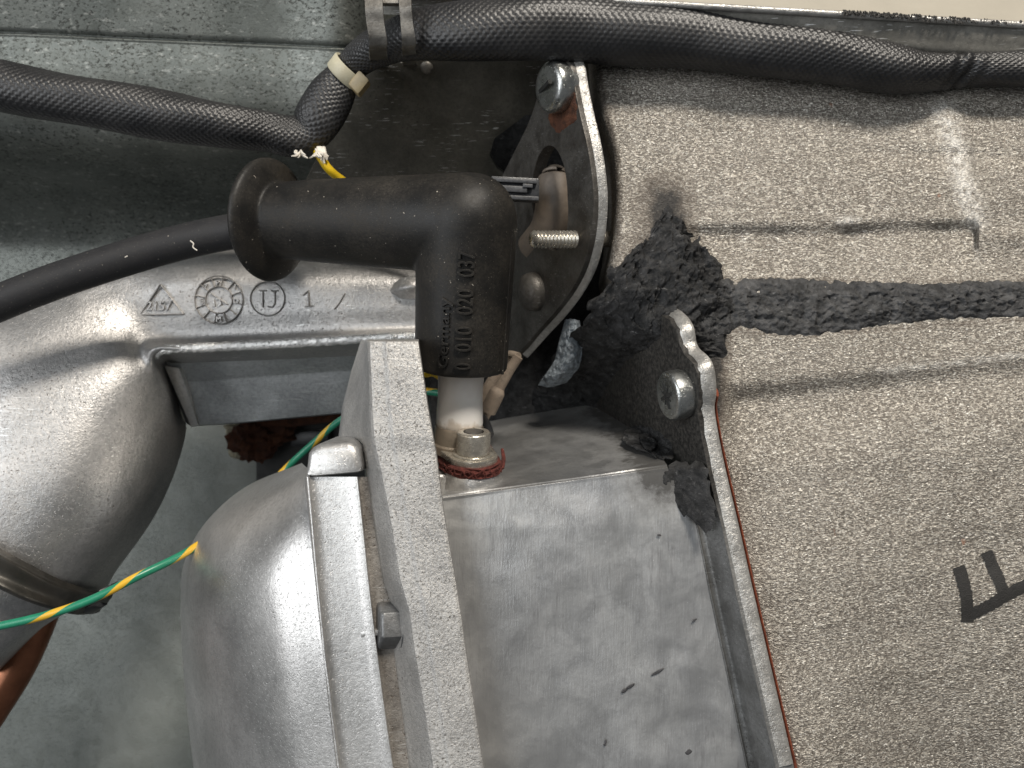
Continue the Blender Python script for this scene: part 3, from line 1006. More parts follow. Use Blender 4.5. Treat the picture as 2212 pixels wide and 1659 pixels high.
blob(m, P(548, 948, 33.2), .85, .5, .85, 56, .45, 2.0, 3)
blob(m, P(590, 935, 33.4), .8, .5, .5, 40, .4, 2.0, 8)
build('rust_lump', m, M_rust, t)
m = Mesh()
blob(m, P(506, 928, 33.4), .32, .2, .32, 30, .6, 2.2, 13)
blob(m, P(512, 972, 33.4), .28, .2, .32, 30, .6, 2.2, 21)
build('foam_edge', m, M_palefoam, t)
t = thing('recess_bracket', 'steel bracket coloured dark for the shaded gap behind the earth wire', 'bracket', P(650, 1040, 33.6))
m = Mesh()
m.prism([P(553, 985, 34.2), P(560, 905, 34.2), P(800, 880, 34.2), P(800, 1100, 34.2), P(553, 1100, 34.2)], (0, 1, 0))
build('bracket_plate', m, M_darkvoid, t, bevel=.05)  # dark colour gives the cavity its shade
m = Mesh()
m.tube([list(P(560, 915, 33.2)) + [.25, .25], list(P(660, 905, 33)) + [.25, .25], list(P(800, 885, 33)) + [.25, .25]], 14, 20)
build('tube', m, M_rust, t)
m = Mesh()
m.box(P(672, 945, 33.9), (.75, 0, .05), (0, .25, 0), (0, 0, .28))
build('dark_slot', m, M_blackplastic, t, bevel=.06)  # black piece stands in for the shade of an inset slot

# ------------------------------------------------------------------ ignition cable and elbow boot
m = Mesh().tube([list(P(*q)) + [.50, .50] for q in ((640, 480, 23.9), (540, 494, 24.2), (440, 512, 24.3), (330, 540, 24.2), (200, 580, 23.9), (80, 622, 23.6), (-20, 662, 23.4), (-200, 735, 23))], 32, 90)
tag(build('ignition_cable', m, M_cable, base=P(300, 545, 24)), 'thick plain black rubber ignition cable entering the flared boot from the left', 'cable')

m = Mesh()
for pts in (((411, 520), (418, 526), (417, 534), (426, 541)), ((84, 608), (96, 600), (104, 602)), ((270, 556), (276, 553))):
    m.tube([list(P(x, y, 23.62 if x > 200 else 23.3)) + [.018, .018] for x, y in pts], 5, 16)
o = build('lint', m, M_thread, bpy.data.objects['ignition_cable'])
o['kind'] = 'stuff'
D = P(590, 476, 24.15)
E = P(1008, 484, 21.9)
Bt = P(996, 797, 22.75)
t = thing('elbow_boot', 'black rubber right angle boot with raised numbers on its vertical leg', 'boot', Bt)
aa = unit(E - D)
La = np.linalg.norm(E - D)
lb = unit(E - Bt)
Ll = np.linalg.norm(E - Bt)
m = Mesh()
m.lathe(D, aa, [(-.1, 1.0), (.3, 1.06), (1.5, 1.13), (La - 1.2, 1.25), (La, 1.29)], 64)
m.lathe(Bt, lb, [(0, 1.17), (.06, 1.225), (.5, 1.235), (2.0, 1.265), (Ll - .2, 1.3), (Ll, 1.3)], 64)
prof = [(1.3 * math.sin(q), max(0, 1.3 * math.cos(q))) for q in np.linspace(-math.pi / 2, math.pi / 2, 24)]
m.lathe(E, lb, prof, 48)
# the outer corner is squarer than a ball
c2 = E + unit(aa + lb) * .20
m.lathe(c2, lb, [(1.15 * math.sin(q), max(0, 1.15 * math.cos(q))) for q in np.linspace(-math.pi / 2, math.pi / 2, 24)], 48)
# trumpet flare
m.lathe(D, aa, [(.40, .95), (.30, 1.10), (.22, 1.30), (.10, 1.55), (.0, 1.70), (-.10, 1.74), (-.20, 1.69), (-.22, 1.5), (-.14, 1.0), (-.14, .4)], 72)
ob = build('boot_body', m, M_boot, t, smooth=False)
md = ob.modifiers.new('remesh', 'REMESH')
md.mode = 'VOXEL'
md.voxel_size = 0.045 * CM
md = ob.modifiers.new('smooth', 'SMOOTH')
md.factor = 0.5
md.iterations = 10
apply_mods(ob)
ob.data.materials.clear()
ob.data.materials.append(M_boot)
ob.data.shade_smooth()
ff = np.array([0, -1, 0.]) - lb * np.dot((0, -1, 0), lb)
ff = unit(ff)
rs = np.cross(ff, lb)
if rs[0] < 0:
    rs = -rs


def leg_text(name, s, t0, t1, xoff, cap, raise_):
    V, F = text_mesh(s, 1.0, 0.02, 0.02)
    Lx = V[:, 0].max() - V[:, 0].min()
    x0 = V[:, 0].min()
    sy = cap / 0.70
    mm = Mesh()
    out = []
    zmax = V[:, 2].max()
    for x, y, z in V:
        tt = t0 + (x - x0) / Lx * (t1 - t0)
        r = 1.232 + tt * 0.017
        off = xoff - y * sy
        th_ = off / r
        rr = r - 0.05 + (z + zmax) / (2 * zmax) * (0.05 + raise_)
        out.append(Bt + lb * tt + rr * (math.cos(th_) * ff + math.sin(th_) * rs))
    mm.add(out, F)
    return build(name, mm, M_boot, t, angle=40)


for i0, grp in ((0, '0'), (2, '010'), (6, '020'), (10, '037')):
    step = (3.25 - 0.22) / 13
    leg_text('raised_number', grp, 0.22 + step * i0 + .03, 0.22 + step * (i0 + len(grp)) - .03, 0.30, 0.40, 0.085)
leg_text('raised_word', 'Germany', 0.25, 2.05, -0.26, 0.27, 0.06)
m = Mesh()
sm_ = []
for tt in np.linspace(0.02, Ll - .1, 12):
    th_ = math.radians(66)
    r = 1.232 + tt * .017 - .012
    sm_.append(list(Bt + lb * tt + r * (math.cos(th_) * ff + math.sin(th_) * rs)) + [.035, .03])
m.tube(sm_, 8, 60)
build('mould_seam', m, M_boot, t)

# ------------------------------------------------------------------ burner duct
fl = Plane((1470, 745, 21.55), (1675, 1659, 20.1), (1290, 850, 27.5))
if fl.n[0] < 0:
    fl.n = -fl.n
t = thing('burner_duct', 'silver sheet aluminium burner duct with a sooty bolted flange on its right end', 'duct', P(1300, 1640, 21.5))
m = Mesh()
rr = [(1140, 1508), (1283, 1537), (1450, 1572), (1640, 1612), (1790, 1642)]
rows = [[(985, 925, 29), (1100, 902, 28.6), (1250, 878, 28.2), (1350, 866, 28)],
        [(970, 1000, 24.6), (1100, 983, 24.6), (1270, 957, 24.6), (1402, 938, 24.6)],
        [(950, 1066, 21.95), (1100, 1046, 21.95), (1270, 1023, 22), (1436, 998, 22)],
        [(950, 1071, 21.62), (1100, 1051, 21.65), (1270, 1028, 21.68), (1440, 1003, 21.7)],
        [(950, 1074, 21.62), (1100, 1054, 21.62), (1270, 1031, 21.65), (1441, 1006, 21.7)],
        [(950, 1077, 21.53), (1100, 1057, 21.55), (1270, 1034, 21.6), (1442, 1010, 21.62)],
        [(952, 1083, 21.55), (1102, 1062, 21.55), (1272, 1040, 21.6), (1444, 1016, 21.62)]]
for y, x in rr:
    lx = 940 + (y - 1080) * 0.11
    rows.append([(lx, y, 21.5 - (y - 1080) * .0006), (lx + (x - lx) * .33, y, 21.5 - (y - 1080) * .0006), (lx + (x - lx) * .66, y, 21.52 - (y - 1080) * .0007), (x, y, 21.55 - (y - 1080) * .0008)])


def dentR(R):
    R = R.copy()
    for i in range(R.shape[0]):
        for j in range(R.shape[1]):
            q = R[i, j]
            R[i, j, 1] += .04 * fbm((q[0] * .3, q[1] * .5, q[2] * .5), 3)
    return R


m.loft(rows, 110, 200, sv=False, disp=dentR)
ob = build('duct_body', m, M_duct, t, angle=25)
paint(ob, 'stain', lambda x, y, q: max(0.0, 1 - dist_poly(x, y, [(1340, 868), (1400, 935), (1438, 1000)]) / 190.0, 1 - dist_poly(x, y, [(1450, 1012), (1475, 1060), (1500, 1120)]) / 34.0, .55 - dist_poly(x, y, [(1510, 1150), (1560, 1400), (1615, 1660)]) / 22.0))
# fillet where the duct runs out into its flange
m = Mesh()
fr_ = []
for (y, xl, xr) in ((1085, 1488, 1545), (1140, 1506, 1560), (1283, 1535, 1590), (1450, 1570, 1628), (1640, 1610, 1672), (1790, 1640, 1702)):
    d0 = 21.56 - max(0, (y - 1080)) * .0008
    dF = fl.d(xr, y)
    fr_.append([(xl - 3, y, d0), (xl + 1, y, d0 - .06), (xl + 5, y, d0 - .02), (xl + (xr - xl) * .3, y, min(d0 - .05, fl.d(xl + (xr - xl) * .3, y) - .05)), (xl + (xr - xl) * .6, y, min(d0 * .6 + dF * .4, fl.d(xl + (xr - xl) * .6, y)) - .06), (xr, y, dF - 0.05)])
m.loft(fr_, 30, 60, sv=False)
build('fillet', m, M_fillet, t, angle=50)
# flange plate
edge = [(1425, 678), (1445, 690), (1462, 712), (1468, 745), (1478, 766), (1498, 786), (1506, 806), (1510, 850), (1506, 885), (1514, 940), (1530, 1020), (1560, 1150), (1589, 1283), (1625, 1440), (1675, 1659), (1705, 1790)]
back = [(1640, 1790), (1560, 1500), (1470, 1250), (1330, 1000), (1258, 905), (1255, 850), (1285, 780), (1330, 720), (1380, 685)]
m = Mesh()
m.prism([fl.pt(*q) for q in edge + back], fl.n * 0.50)
build('flange', m, M_sooty, t, bevel=0.05, angle=50)
m = Mesh()
fe = [(1524, 800), (1536, 850), (1532, 892), (1541, 935), (1558, 1012), (1590, 1150), (1620, 1283), (1655, 1440), (1709, 1659), (1742, 1790)]
m.tube([list(fl.pt(x, y, 0.53) + np.array([0, .30, 0])) + [.065 + .016 * math.sin(i * 3.1), .32] for i, (x, y) in enumerate(edge[7:])], 12, 80)
build('red_seal', m, M_redseal, t)
# paler strip along the nose of the flange edge
m = Mesh()
nose = []
for (x, y) in edge[:-1]:
    nose.append(list(fl.pt(x, y, 0.25)) + [.21, .055])
m.tube(nose, 12, 160)
build('flange_edge', m, M_edge, t)
# pan head screw with a cross recess
sc = fl.pt(1478, 850, -0.02)
axs = -fl.n
m = Mesh()
m.lathe(sc, axs, [(-.2, .6), (.02, .62), (.07, .64), (.36, .635), (.43, .62), (.46, .585), (.474, .54), (.475, .50), (.475, 0.0)], 48)
scr = build('pan_head_screw', m, M_steel, t, angle=50, label='bright zinc plated screw with a star shaped cross recess')
m = Mesh()
up = unit(np.array([0, 0, 1.]) - axs * axs[2])
sd = np.cross(axs, up)
for k in range(4):
    a = k * math.pi / 2 + .25
    u_ = up * math.cos(a) + sd * math.sin(a)
    w_ = np.cross(axs, u_)
    c = sc + axs * .495
    m.prism([c + u_ * .02 - w_ * .06, c + u_ * .33 - w_ * .04, c + u_ * .33 + w_ * .04, c + u_ * .02 + w_ * .06], axs * -.12)
for k in range(4):
    a = k * math.pi / 2 + .25 + math.pi / 4
    u_ = up * math.cos(a) + sd * math.sin(a)
    w_ = np.cross(axs, u_)
    c = sc + axs * .497
    m.prism([c + u_ * .10 - w_ * .012, c + u_ * .24 - w_ * .01, c + u_ * .24 + w_ * .01, c + u_ * .10 + w_ * .012], axs * -.05)
build('cross_recess', m, M_darkvoid, scr, smooth=False)  # dark cross paints the shade of the recess
# electrode boss on the duct top
aup = unit((0.02, -0.23, 0.97))
bc = P(1022, 1036, 22.55)
m = Mesh()
m.lathe(bc, aup, [(-.9, .80), (-.1, .78), (.22, .74), (.27, .70)], 40)
m.lathe(bc + np.array([-.75, .55, 0.1]), aup, [(-.9, .9), (.2, .85), (.25, .8)], 40)
build('boss', m, M_cover, t, angle=40)

# ------------------------------------------------------------------ ignition electrode
t = thing('ignition_electrode', 'white ceramic ignition electrode on a tan flange, screwed to the duct top', 'electrode', P(992, 922, 23.15))
ib = P(992, 922, 23.15)
m = Mesh()
iax = unit(Bt + np.array([0, .05, 0]) - ib)
m.lathe(ib, iax, [(-.1, .55), (0, .60), (.06, .63), (.15, .64), (.4, .63), (.8, .605), (1.2, .61), (1.6, .63), (2.4, .64)], 48)
build('insulator', m, M_ceramic, t)
gb = bc + aup * .27
m = Mesh()


def ovalring(c, off, h0, h1, r, extra, mm, nz=0.0, seg=64, lays=6):
    """a slab the shape of a rounded diamond round the screw and the insulator"""
    f = unit(np.array([0, -1, 0]) - aup * np.dot((0, -1, 0), aup))
    s = np.cross(f, aup)
    if s[0] < 0:
        s = -s
    G = []
    cA, cB = np.asarray(c), np.asarray(c) + off
    for i in range(lays + 1):
        h = h0 + (h1 - h0) * i / lays
        row = []
        for j in range(seg):
            q = 2 * math.pi * j / seg
            dirv = math.cos(q) * f + math.sin(q) * s
            base_ = cA if np.dot(dirv, off) <= 0 else cB
            k = r + extra * (0 if np.dot(dirv, off) <= 0 else 1)
            k += nz * (fbm(dirv * 4 + np.array([0, 0, h * 14]), 4) + .6 * math.sin(h * 46 + 2 * math.sin(q * 3)))
            row.append(base_ + dirv * k + aup * (h + nz * .4 * math.sin(q * 5 + i)))
        G.append(row)
    mm.grid(np.array(G), closed=True)
    b = mm.n - (lays + 1) * seg
    mm.f.append(tuple(b + lays * seg + j for j in range(seg)))


offv = ib - P(1018, 960, 22.3)
offv = offv - aup * np.dot(offv, aup)
ovalring(gb, offv, .0, .27, .74, .15, m, .035, 96, 16)
o = build('fibre_gasket', m, M_gasket, t, angle=180)
m = Mesh()
ovalring(gb, offv, .26, .42, .64, .12, m)
build('base_flange', m, M_yzinc, t, bevel=.03)
m = Mesh()
m.lathe(ib - iax * .95, iax, [(0, .76), (.5, .73), (.55, .69), (.75, .68), (.95, .665), (1.0, .64)], 48)
build('collar', m, M_collar, t)
m = Mesh()
hb = gb + aup * .42
m.lathe(hb, aup, [(0, .54), (.04, .54), (.05, .53), (.06, .43), (.075, .445), (.585, .445), (.60, .442), (.63, .415), (.636, .40), (.637, .27), (.30, .265), (.30, 0)], 48)
m2 = Mesh()
m2.lathe(hb, aup, [(.639, .285), (.639, .245), (.635, .24), (.32, .235), (.319, 0)], 6)
scr = build('socket_screw', m, M_yzinc, t, angle=40, label='shiny socket head cap screw holding the electrode flange')
build('hex_socket', m2, M_dullsteel, scr, smooth=False)  # dark steel tone paints the shade inside the socket
m = Mesh()
g2 = gb
for i in range(26):
    q = random.uniform(-1.5, 1.5)
    f = unit(np.array([0, -1, 0]) - aup * np.dot((0, -1, 0), aup))
    s = np.cross(f, aup)
    s = s if s[0] > 0 else -s
    pts = []
    for k in range(4):
        qq = q + k * .09 * (1 if i % 2 else -1)
        dirv = math.cos(qq) * f + math.sin(qq) * s
        pts.append(list(gb + dirv * (.76 + random.uniform(0, .05)) + aup * (.02 + random.uniform(0, .24))) + [.012, .012])
    m.tube(pts, 5, 10)
m.tube([list(gb + np.array([.76, -.1, .05])) + [.06, .06], list(gb + np.array([.80, 0, .3])) + [.055, .055], list(gb + np.array([.76, .1, .55])) + [.04, .04]], 8, 12)
o = build('loose_fibres', m, M_gasket, t)
o['kind'] = 'stuff'

# tan sleeved leads behind the insulator
t = thing('sleeved_lead', 'pair of tan sleeved electrode leads leaning behind the white ceramic', 'lead', P(1052, 905, 24.6))
m = Mesh().tube([list(P(*q)) + [r, r] for q, r in (((1040, 915, 24.9), .12), ((1052, 893, 24.8), .13), ((1054, 888, 24.8), .24), ((1074, 848, 24.6), .23), ((1079, 838, 24.6), .15), ((1100, 800, 24.5), .15), ((1120, 770, 24.4), .14))], 16, 70, smooth=False)
build('lead', m, M_tan, t)
m = Mesh().tube([list(P(*q)) + [r, r] for q, r in (((1040, 868, 25.2), .18), ((1060, 830, 25.1), .18), ((1082, 795, 25), .16), ((1098, 768, 24.8), .13), ((1120, 770, 24.5), .12))], 14, 50)
build('lead', m, M_tan, t)
m = Mesh().tube([list(P(*q)) + [r, r] for q, r in (((1042, 905, 24.6), .15), ((1050, 922, 24.3), .16), ((1054, 940, 24.1), .18))], 12, 20)
build('terminal', m, M_blackplastic, t)

# ------------------------------------------------------------------ cast cover at the front
t = thing('fan_cover', 'silver cast fan cover with a rounded shoulder, ribs and an upright flange', 'cover', P(700, 1650, 21))
R = [
    [(652, 1000, 25), (655, 1003, 24), (658, 1006, 23), (662, 1009, 22), (668, 1012, 21.3)],
    [(530, 1052, 25.8), (546, 1062, 24.3), (582, 1072, 22.8), (627, 1078, 21.8), (670, 1080, 21.05)],
    [(443, 1130, 26), (465, 1140, 24.2), (517, 1150, 22.5), (592, 1156, 21.35), (674, 1160, 20.75)],
    [(398, 1215, 26), (422, 1222, 24.1), (482, 1232, 22.2), (574, 1240, 21), (681, 1243, 20.5)],
    [(390, 1305, 26), (417, 1308, 24), (482, 1314, 22), (584, 1318, 20.8), (689, 1321, 20.35)],
    [(394, 1420, 26), (422, 1420, 24), (492, 1420, 22), (595, 1420, 20.7), (702, 1420, 20.2)],
    [(407, 1560, 26), (436, 1560, 24), (507, 1560, 22), (611, 1560, 20.65), (722, 1560, 20.1)],
    [(430, 1760, 26), (459, 1760, 24), (531, 1760, 22), (637, 1760, 20.6), (752, 1760, 20)],
]
build('shell', Mesh().loft(R, 60, 90), M_cover, t, angle=60)
m = Mesh()
L1 = ((1030, 652), (1150, 663), (1250, 672), (1350, 682), (1450, 693), (1560, 706), (1780, 735))
rows = []
for y, x in L1:
    k = 20.55 - (y - 1030) * .0009
    w = 100 + (y - 1030) * .016
    rows.append([(x + 5, y, k + .9), (x + 8, y, k + .10), (x + 11, y, k + .02), (x + 15, y, k + .02), (x + 19, y, k + .09), (x + 34, y, k + .13), (x + w * .7, y, k + .13), (x + w * .95, y, k + .10), (x + w + 8, y, k + .05), (x + w + 17, y, k + .03), (x + w + 21, y, k + .06), (x + w + 25, y, k + .32), (x + w + 85, y, k + .42)])
m.loft(rows, 90, 60)
build('ribbed_strip', m, M_cover, t, angle=50)
m = Mesh()
m.loft([[(x + 100 + (y - 1030) * .016 + k, y, 20.55 - (y - 1030) * .0009 + dd) for k, dd in ((20, .25), (26, .30), (45, .33), (80, .36))] for y, x in L1], 16, 60)
build('groove', m, M_groove, t, angle=60, label='brown dirt filled groove beside the rib')
m = Mesh()
m.prism([P(664, 980, 20.60), P(672, 966, 20.62), P(692, 958, 20.62), P(748, 953, 20.62), P(764, 956, 20.62), P(775, 970, 20.6), P(784, 1022, 20.5), P(658, 1032, 20.5)], (0, 2.2, .05))
build('strip_head', m, M_cover, t, bevel=.2, angle=60)
m = Mesh()
F_ = ((733, 786, 797, 905, 20.6), (738, 783, 796, 905, 20.3), (800, 763, 799, 914, 20.15), (880, 743, 802, 926, 20.05), (944, 735, 806, 937, 19.95), (960, 750, 808, 940, 19.95), (975, 787, 812, 943, 19.95), (1100, 800, 838, 959, 19.85), (1250, 824, 862, 985, 19.7),
      (1320, 850, 882, 996, 19.6), (1400, 848, 893, 1007, 19.55), (1550, 868, 918, 1030, 19.4), (1790, 898, 952, 1066, 19.2))
rows = []
for i, (y, a, c, r_, d) in enumerate(F_):
    da = 22.6 if y < 965 else 20.93 - (y - 1030) * .0009
    w = r_ - c
    yo = 6 if i < 2 else 0
    rows.append([(a - 4, y, da + 1.2), (a, y + yo * .3, da), (a + (c - a) * .6, y + yo * .2, (da + d) / 2 - .1), (c - 3, y + yo * .1, d + .12), (c + 3, y, d + .02), (c + w * .28, y, d), (c + w * .34, y, d - .035), (c + w * .6, y, d - .03), (r_ - 8, y, d - .02), (r_ - 2, y, d), (r_, y, d + .1), (r_, y, d + 3.0)])
rows = [[(x, y + 2, d + 3 if i_ not in (0, 11) else d + 1.5) for i_, (x, y, d) in enumerate(rows[0])]] + rows
m.loft(rows, 90, 140, sv=False, su=False)
build('flange', m, M_rough, t, angle=30)
m = Mesh()
hx = P(838, 1350, 20.55)
hax = unit((-0.93, -0.36, 0.05))
m.lathe(hx, hax, [(-.5, .56), (.22, .56), (.27, .50), (.27, .0)], 6, face=(0.0, -0.72, 0.69))
m.lathe(hx, hax, [(-.35, .66), (-.22, .66)], 32)
build('hex_bolt', m, M_bolt, t, bevel=.035, label='dark grey hex bolt beside the flange')
m = Mesh()
m.box(P(800, 1366, 20.45), (.22, 0, .03), (0, .12, 0), (-.01, 0, .07))
build('cast_nib', m, M_cover, t, bevel=.04)

# ------------------------------------------------------------------ heat exchanger box
bx = Plane((1545, 890, 22.1), (1720, 1659, 20.45), (2212, 700, 21.7))
if bx.n[1] < 0:
    bx.n = -bx.n
LB = [(60, 1270), (135, 1284), (250, 1302), (330, 1327), (420, 1333), (500, 1331), (580, 1318), (660, 1345), (700, 1400), (760, 1480), (800, 1522), (850, 1536), (890, 1540), (940, 1550), (1012, 1566), (1150, 1597), (1283, 1627), (1440, 1662), (1659, 1716), (1800, 1752)]
lby, lbx = zip(*LB)


def ss(a, b, x):
    t_ = min(1, max(0, (x - a) / (b - a)))
    return t_ * t_ * (3 - 2 * t_)


def box_off(px, py):
    o_ = 0.0
    yc = 490 - 10 * ss(1700, 2080, px) if px < 2110 else 522
    g = ss(1440, 1520, px)
    o_ += 0.27 * g * (1 if px < 2110 else .35) * (.8 + .4 * fbm((px * .01, 1, 0), 2)) * ss(yc - 9, yc + 22, py) * (1 - ss(yc + 24, yc + 150, py))
    o_ -= 0.03 * g * math.exp(-((py - yc + 14) / 12) ** 2)
    yc2 = 832 - (px - 1560) * 0.10
    o_ += 0.32 * ss(yc2 - 5, yc2 + 45, py) * (1 - ss(yc2 + 50, yc2 + 200, py)) * ss(1540, 1600, px) * (1 - 0.5 * ss(1700, 2200, px))
    o_ -= 0.02 * math.exp(-((py - yc2 + 10) / 16) ** 2)
    yc3 = 318 + (px - 1850) * .03
    o_ += 0.07 * ss(1780, 1900, px) * (ss(yc3 - 4, yc3 + 8, py) - ss(yc3 + 10, yc3 + 60, py))
    o_ += .07 * fbm((px * .004, py * .006, 0), 3) + .03 * fbm((px * .0015, py * .009, 4), 2)
    o_ -= .10 * math.exp(-((px - (2055 + (py - 250) * .28)) / 28) ** 2) * (ss(215, 260, py) - ss(430, 520, py))
    xl_ = np.interp(py, lby, lbx)
    o_ += 1.0 * (max(0.0, py - 820) / 840) ** 2 * ss(0, 420, px - xl_)
    o_ += 0.6 * (1 - ss(20, 130, py)) ** 2                      # rounds over at the top
    return o_


def boxp(px, py, lift=0.0):
    return P(px, py, bx.d(px, py) + box_off(px, py) - lift)


ys = np.linspace(60, 1800, 210)
G = []
for y in ys:
    xl = np.interp(y, lby, lbx)
    row = []
    uu = np.linspace(0, 1, 130)
    for u in uu:
        x = xl + (2420 - xl) * u
        q = boxp(x, y)
        q = q + np.array([0, .16 * max(0, 1 - (x - xl) / 9.0) ** 2, 0])
        row.append(q)
    row = [row[0] + np.array([.1, 4, 0])] + row + [row[-1] + np.array([0, 4, 0])]
    G.append(row)
G = np.array(G)
G = np.concatenate([G[:1] + np.array([0, 4, -.2]), G, G[-1:] + np.array([0, 4, 0])], 0)
t = thing('exchanger_box', 'large bronze grey hammered metal box filling the right side', 'metal box', P(1960, 1650, 21))
ob = build('shell', Mesh().grid(G), M_hammer, t, angle=60)
spine = [(1435, 440), (1440, 520), (1400, 600), (1340, 690), (1250, 800)]
spine2 = [(1440, 560), (1560, 660), (1545, 760), (1536, 900)]
paint(ob, 'stain', lambda x, y, q: max(1 - dist_poly(x, y, spine) / 120.0, 1 - dist_poly(x, y, spine2) / 62.0, .62 - dist_poly(x, y, [(1560, 606), (2300, 606)]) / 22.0 if x > 1540 else 0, .62 - dist_poly(x, y, [(1560, 715), (1750, 722), (2300, 686)]) / 22.0 if x > 1540 else 0,
                                          .75 - dist_poly(x, y, [(1290, 140), (1330, 330), (1336, 500), (1320, 600)]) / 26.0, 0.0))
paint(ob, 'worn', lambda x, y, q: max(0.0, 1 - dist_poly(x, y, [(2040, 240), (2062, 300), (2085, 400), (2110, 470)]) / 38.0, 1 - dist_poly(x, y, [(1810, 478), (1850, 474)]) / 12, .9 - dist_poly(x, y, [(1900, 802), (2212, 768)]) / 10))
m = Mesh()
for pts, w in (([(2070, 1224), (2082, 1262), (2089, 1298), (2090, 1344)], 13.5), ([(2090, 1330), (2126, 1314), (2168, 1290), (2240, 1250)], 13), ([(2131, 1192), (2147, 1228), (2168, 1276)], 12.5)):
    C_ = catmull(pts, 44)
    T_ = np.gradient(C_, axis=0)
    T_ /= np.linalg.norm(T_, axis=1)[:, None]
    N_ = np.stack([-T_[:, 1], T_[:, 0]], 1)
    G = np.array([[boxp(*(C_[i] + N_[i] * w * s_ * (1 + .13 * random.uniform(-1, 1) * abs(s_))), .012 + .004 * (1 - abs(s_)) + .0015 * (w * 10 % 7)) for s_ in (-1, -.5, 0, .5, 1)] for i in range(44)])
    m.grid(G)
build('marker_letter', m, M_ink, t, label='black hand written marker letter')

# ------------------------------------------------------------------ black fire cement
t = thing('fire_cement', 'crumbly black fire cement smeared along the seam of the bronze box', 'sealant', P(1700, 700, 22))
m = Mesh()
top = [(1470, 560), (1520, 585), (1560, 600), (1640, 600), (1700, 596), (1850, 606), (2000, 612), (2120, 606), (2230, 606), (2420, 600)]
bot = [(1470, 760), (1520, 770), (1548, 740), (1600, 706), (1680, 727), (1760, 727), (1900, 706), (2040, 690), (2230, 686), (2420, 684)]
G = []
for x in np.linspace(1490, 2420, 460):
    a = np.interp(x, *zip(*top)) + 5 * fbm((x * .05, 3, 0), 4)
    b_ = np.interp(x, *zip(*bot)) + 6 * fbm((x * .045, 8, 0), 4)
    row = []
    for v in np.linspace(0, 1, 60):
        y = a + (b_ - a) * v
        prof_ = (1 - abs(2 * v - 1) ** 3.0)
        q = boxp(x, y)
        k = fbm((q[0] * 2.0, q[2] * 2.6, 1.3), 6)
        rdg = 1 - abs(fbm((q[0] * 3.2 + 5, q[2] * 4.2, 7), 4))
        k2 = fbm((q[0] * 7, q[2] * 9, 2.2), 4)
        row.append(q + np.array([.03 * k2, .02 - prof_ * (.09 + .12 * k + .09 * rdg + .07 * k2), .03 * k]))
    G.append(row)
m.grid(np.array(G))
build('seam_bead', m, M_cement, t, angle=70)
m = Mesh()
rows = [
    [(1408, 466, bx.d(1408, 466) + .35), (1422, 455, bx.d(1422, 455) + .12), (1435, 446, bx.d(1435, 446)), (1450, 455, bx.d(1450, 455) + .05), (1466, 470, bx.d(1466, 470) + .15)],
    [(1350, 540, bx.d(1350, 540) + .25), (1405, 515, bx.d(1405, 515) - .15), (1442, 505, bx.d(1442, 505) - .3), (1478, 512, bx.d(1478, 512) - .3), (1515, 528, bx.d(1515, 528) + .05)],
    [(1308, 612, bx.d(1308, 612) + .2), (1360, 598, bx.d(1360, 598) - .15), (1432, 580, bx.d(1432, 580) - .4), (1505, 584, bx.d(1505, 584) - .4), (1570, 600, bx.d(1570, 600))],
    [(1255, 695, bx.d(1255, 695) + 1.2), (1335, 668, bx.d(1335, 668) + .2), (1420, 650, bx.d(1420, 650) - .35), (1505, 655, bx.d(1505, 655) - .4), (1590, 662, bx.d(1590, 662) - .1)],
    [(1195, 790, 27.0), (1290, 750, 24.8), (1385, 715, 22.8), (1485, 720, bx.d(1485, 720) - .3), (1570, 730, bx.d(1570, 730) - .1)],
    [(1160, 860, 29.6), (1255, 830, 27.4), (1350, 790, 25.2), (1468, 765, 22.6), (1545, 770, bx.d(1545, 770) - .05)],
    [(1165, 905, 30.5), (1255, 890, 28.6), (1350, 860, 26.4), (1465, 830, 23.8), (1532, 806, bx.d(1532, 806) + .1)],
]


def crag(R):
    R = R.copy()
    for i in range(R.shape[0]):
        for j in range(R.shape[1]):
            q = R[i, j]
            e = min(i, R.shape[0] - 1 - i, j, R.shape[1] - 1 - j) / 16.0
            e = min(1, .15 + e)
            k = fbm((q[0] * 1.5, q[1] * 1.5, q[2] * 1.5), 6)
            rdg = .6 - abs(fbm((q[0] * 2.2 + 5, q[1] * 2.2, q[2] * 2.2), 5))
            k2 = fbm((q[0] * 6, q[1] * 6, q[2] * 6), 4)
            oe = max(0, 1 - e) * .38
            R[i, j] = q + oe * np.array([fbm((q[0] * 1.6, 4, q[2] * 1.6), 5), .25, fbm((q[0] * 1.6, 9, q[2] * 1.6), 5)]) + e * np.array([.10 * k + .05 * k2, -.26 * k - .14 * rdg - .06 * k2, .10 * k + .03 * k2])
    return R


m.loft(rows, 180, 200, disp=crag)
build('mound', m, M_soot, t, angle=70)
# flakes and crust on the flange ear and duct corner
m = Mesh()


def crust(m, outline, c, df, thick, nz=.05, seed=0, rings=12):
    """a cracked scab: rings from the outline to its middle"""
    out = catmull(list(outline) + [outline[0]], 110)[:-1]
    out = np.array([q + (q - np.array(c)) * (.16 * fbm((q[0] * .06 + seed, q[1] * .06, 0), 4)) for q in out])
    G = []
    for i in range(rings):
        s = 1 - i / (rings - 1) * .98
        row = []
        for j, q in enumerate(out):
            x = c[0] + (q[0] - c[0]) * s
            y = c[1] + (q[1] - c[1]) * s
            w = P(x, y, df(x, y))
            k = fbm((w[0] * 3 + seed, w[1] * 3, w[2] * 3), 5)
            w = P(x, y, df(x, y) - (0.0 if i == 0 else thick * (.6 + .8 * k) * min(1, i / 2)) + (.02 if i == 0 else 0))
            row.append(w)
        G.append(row)
    m.grid(np.array(G), closed=True)


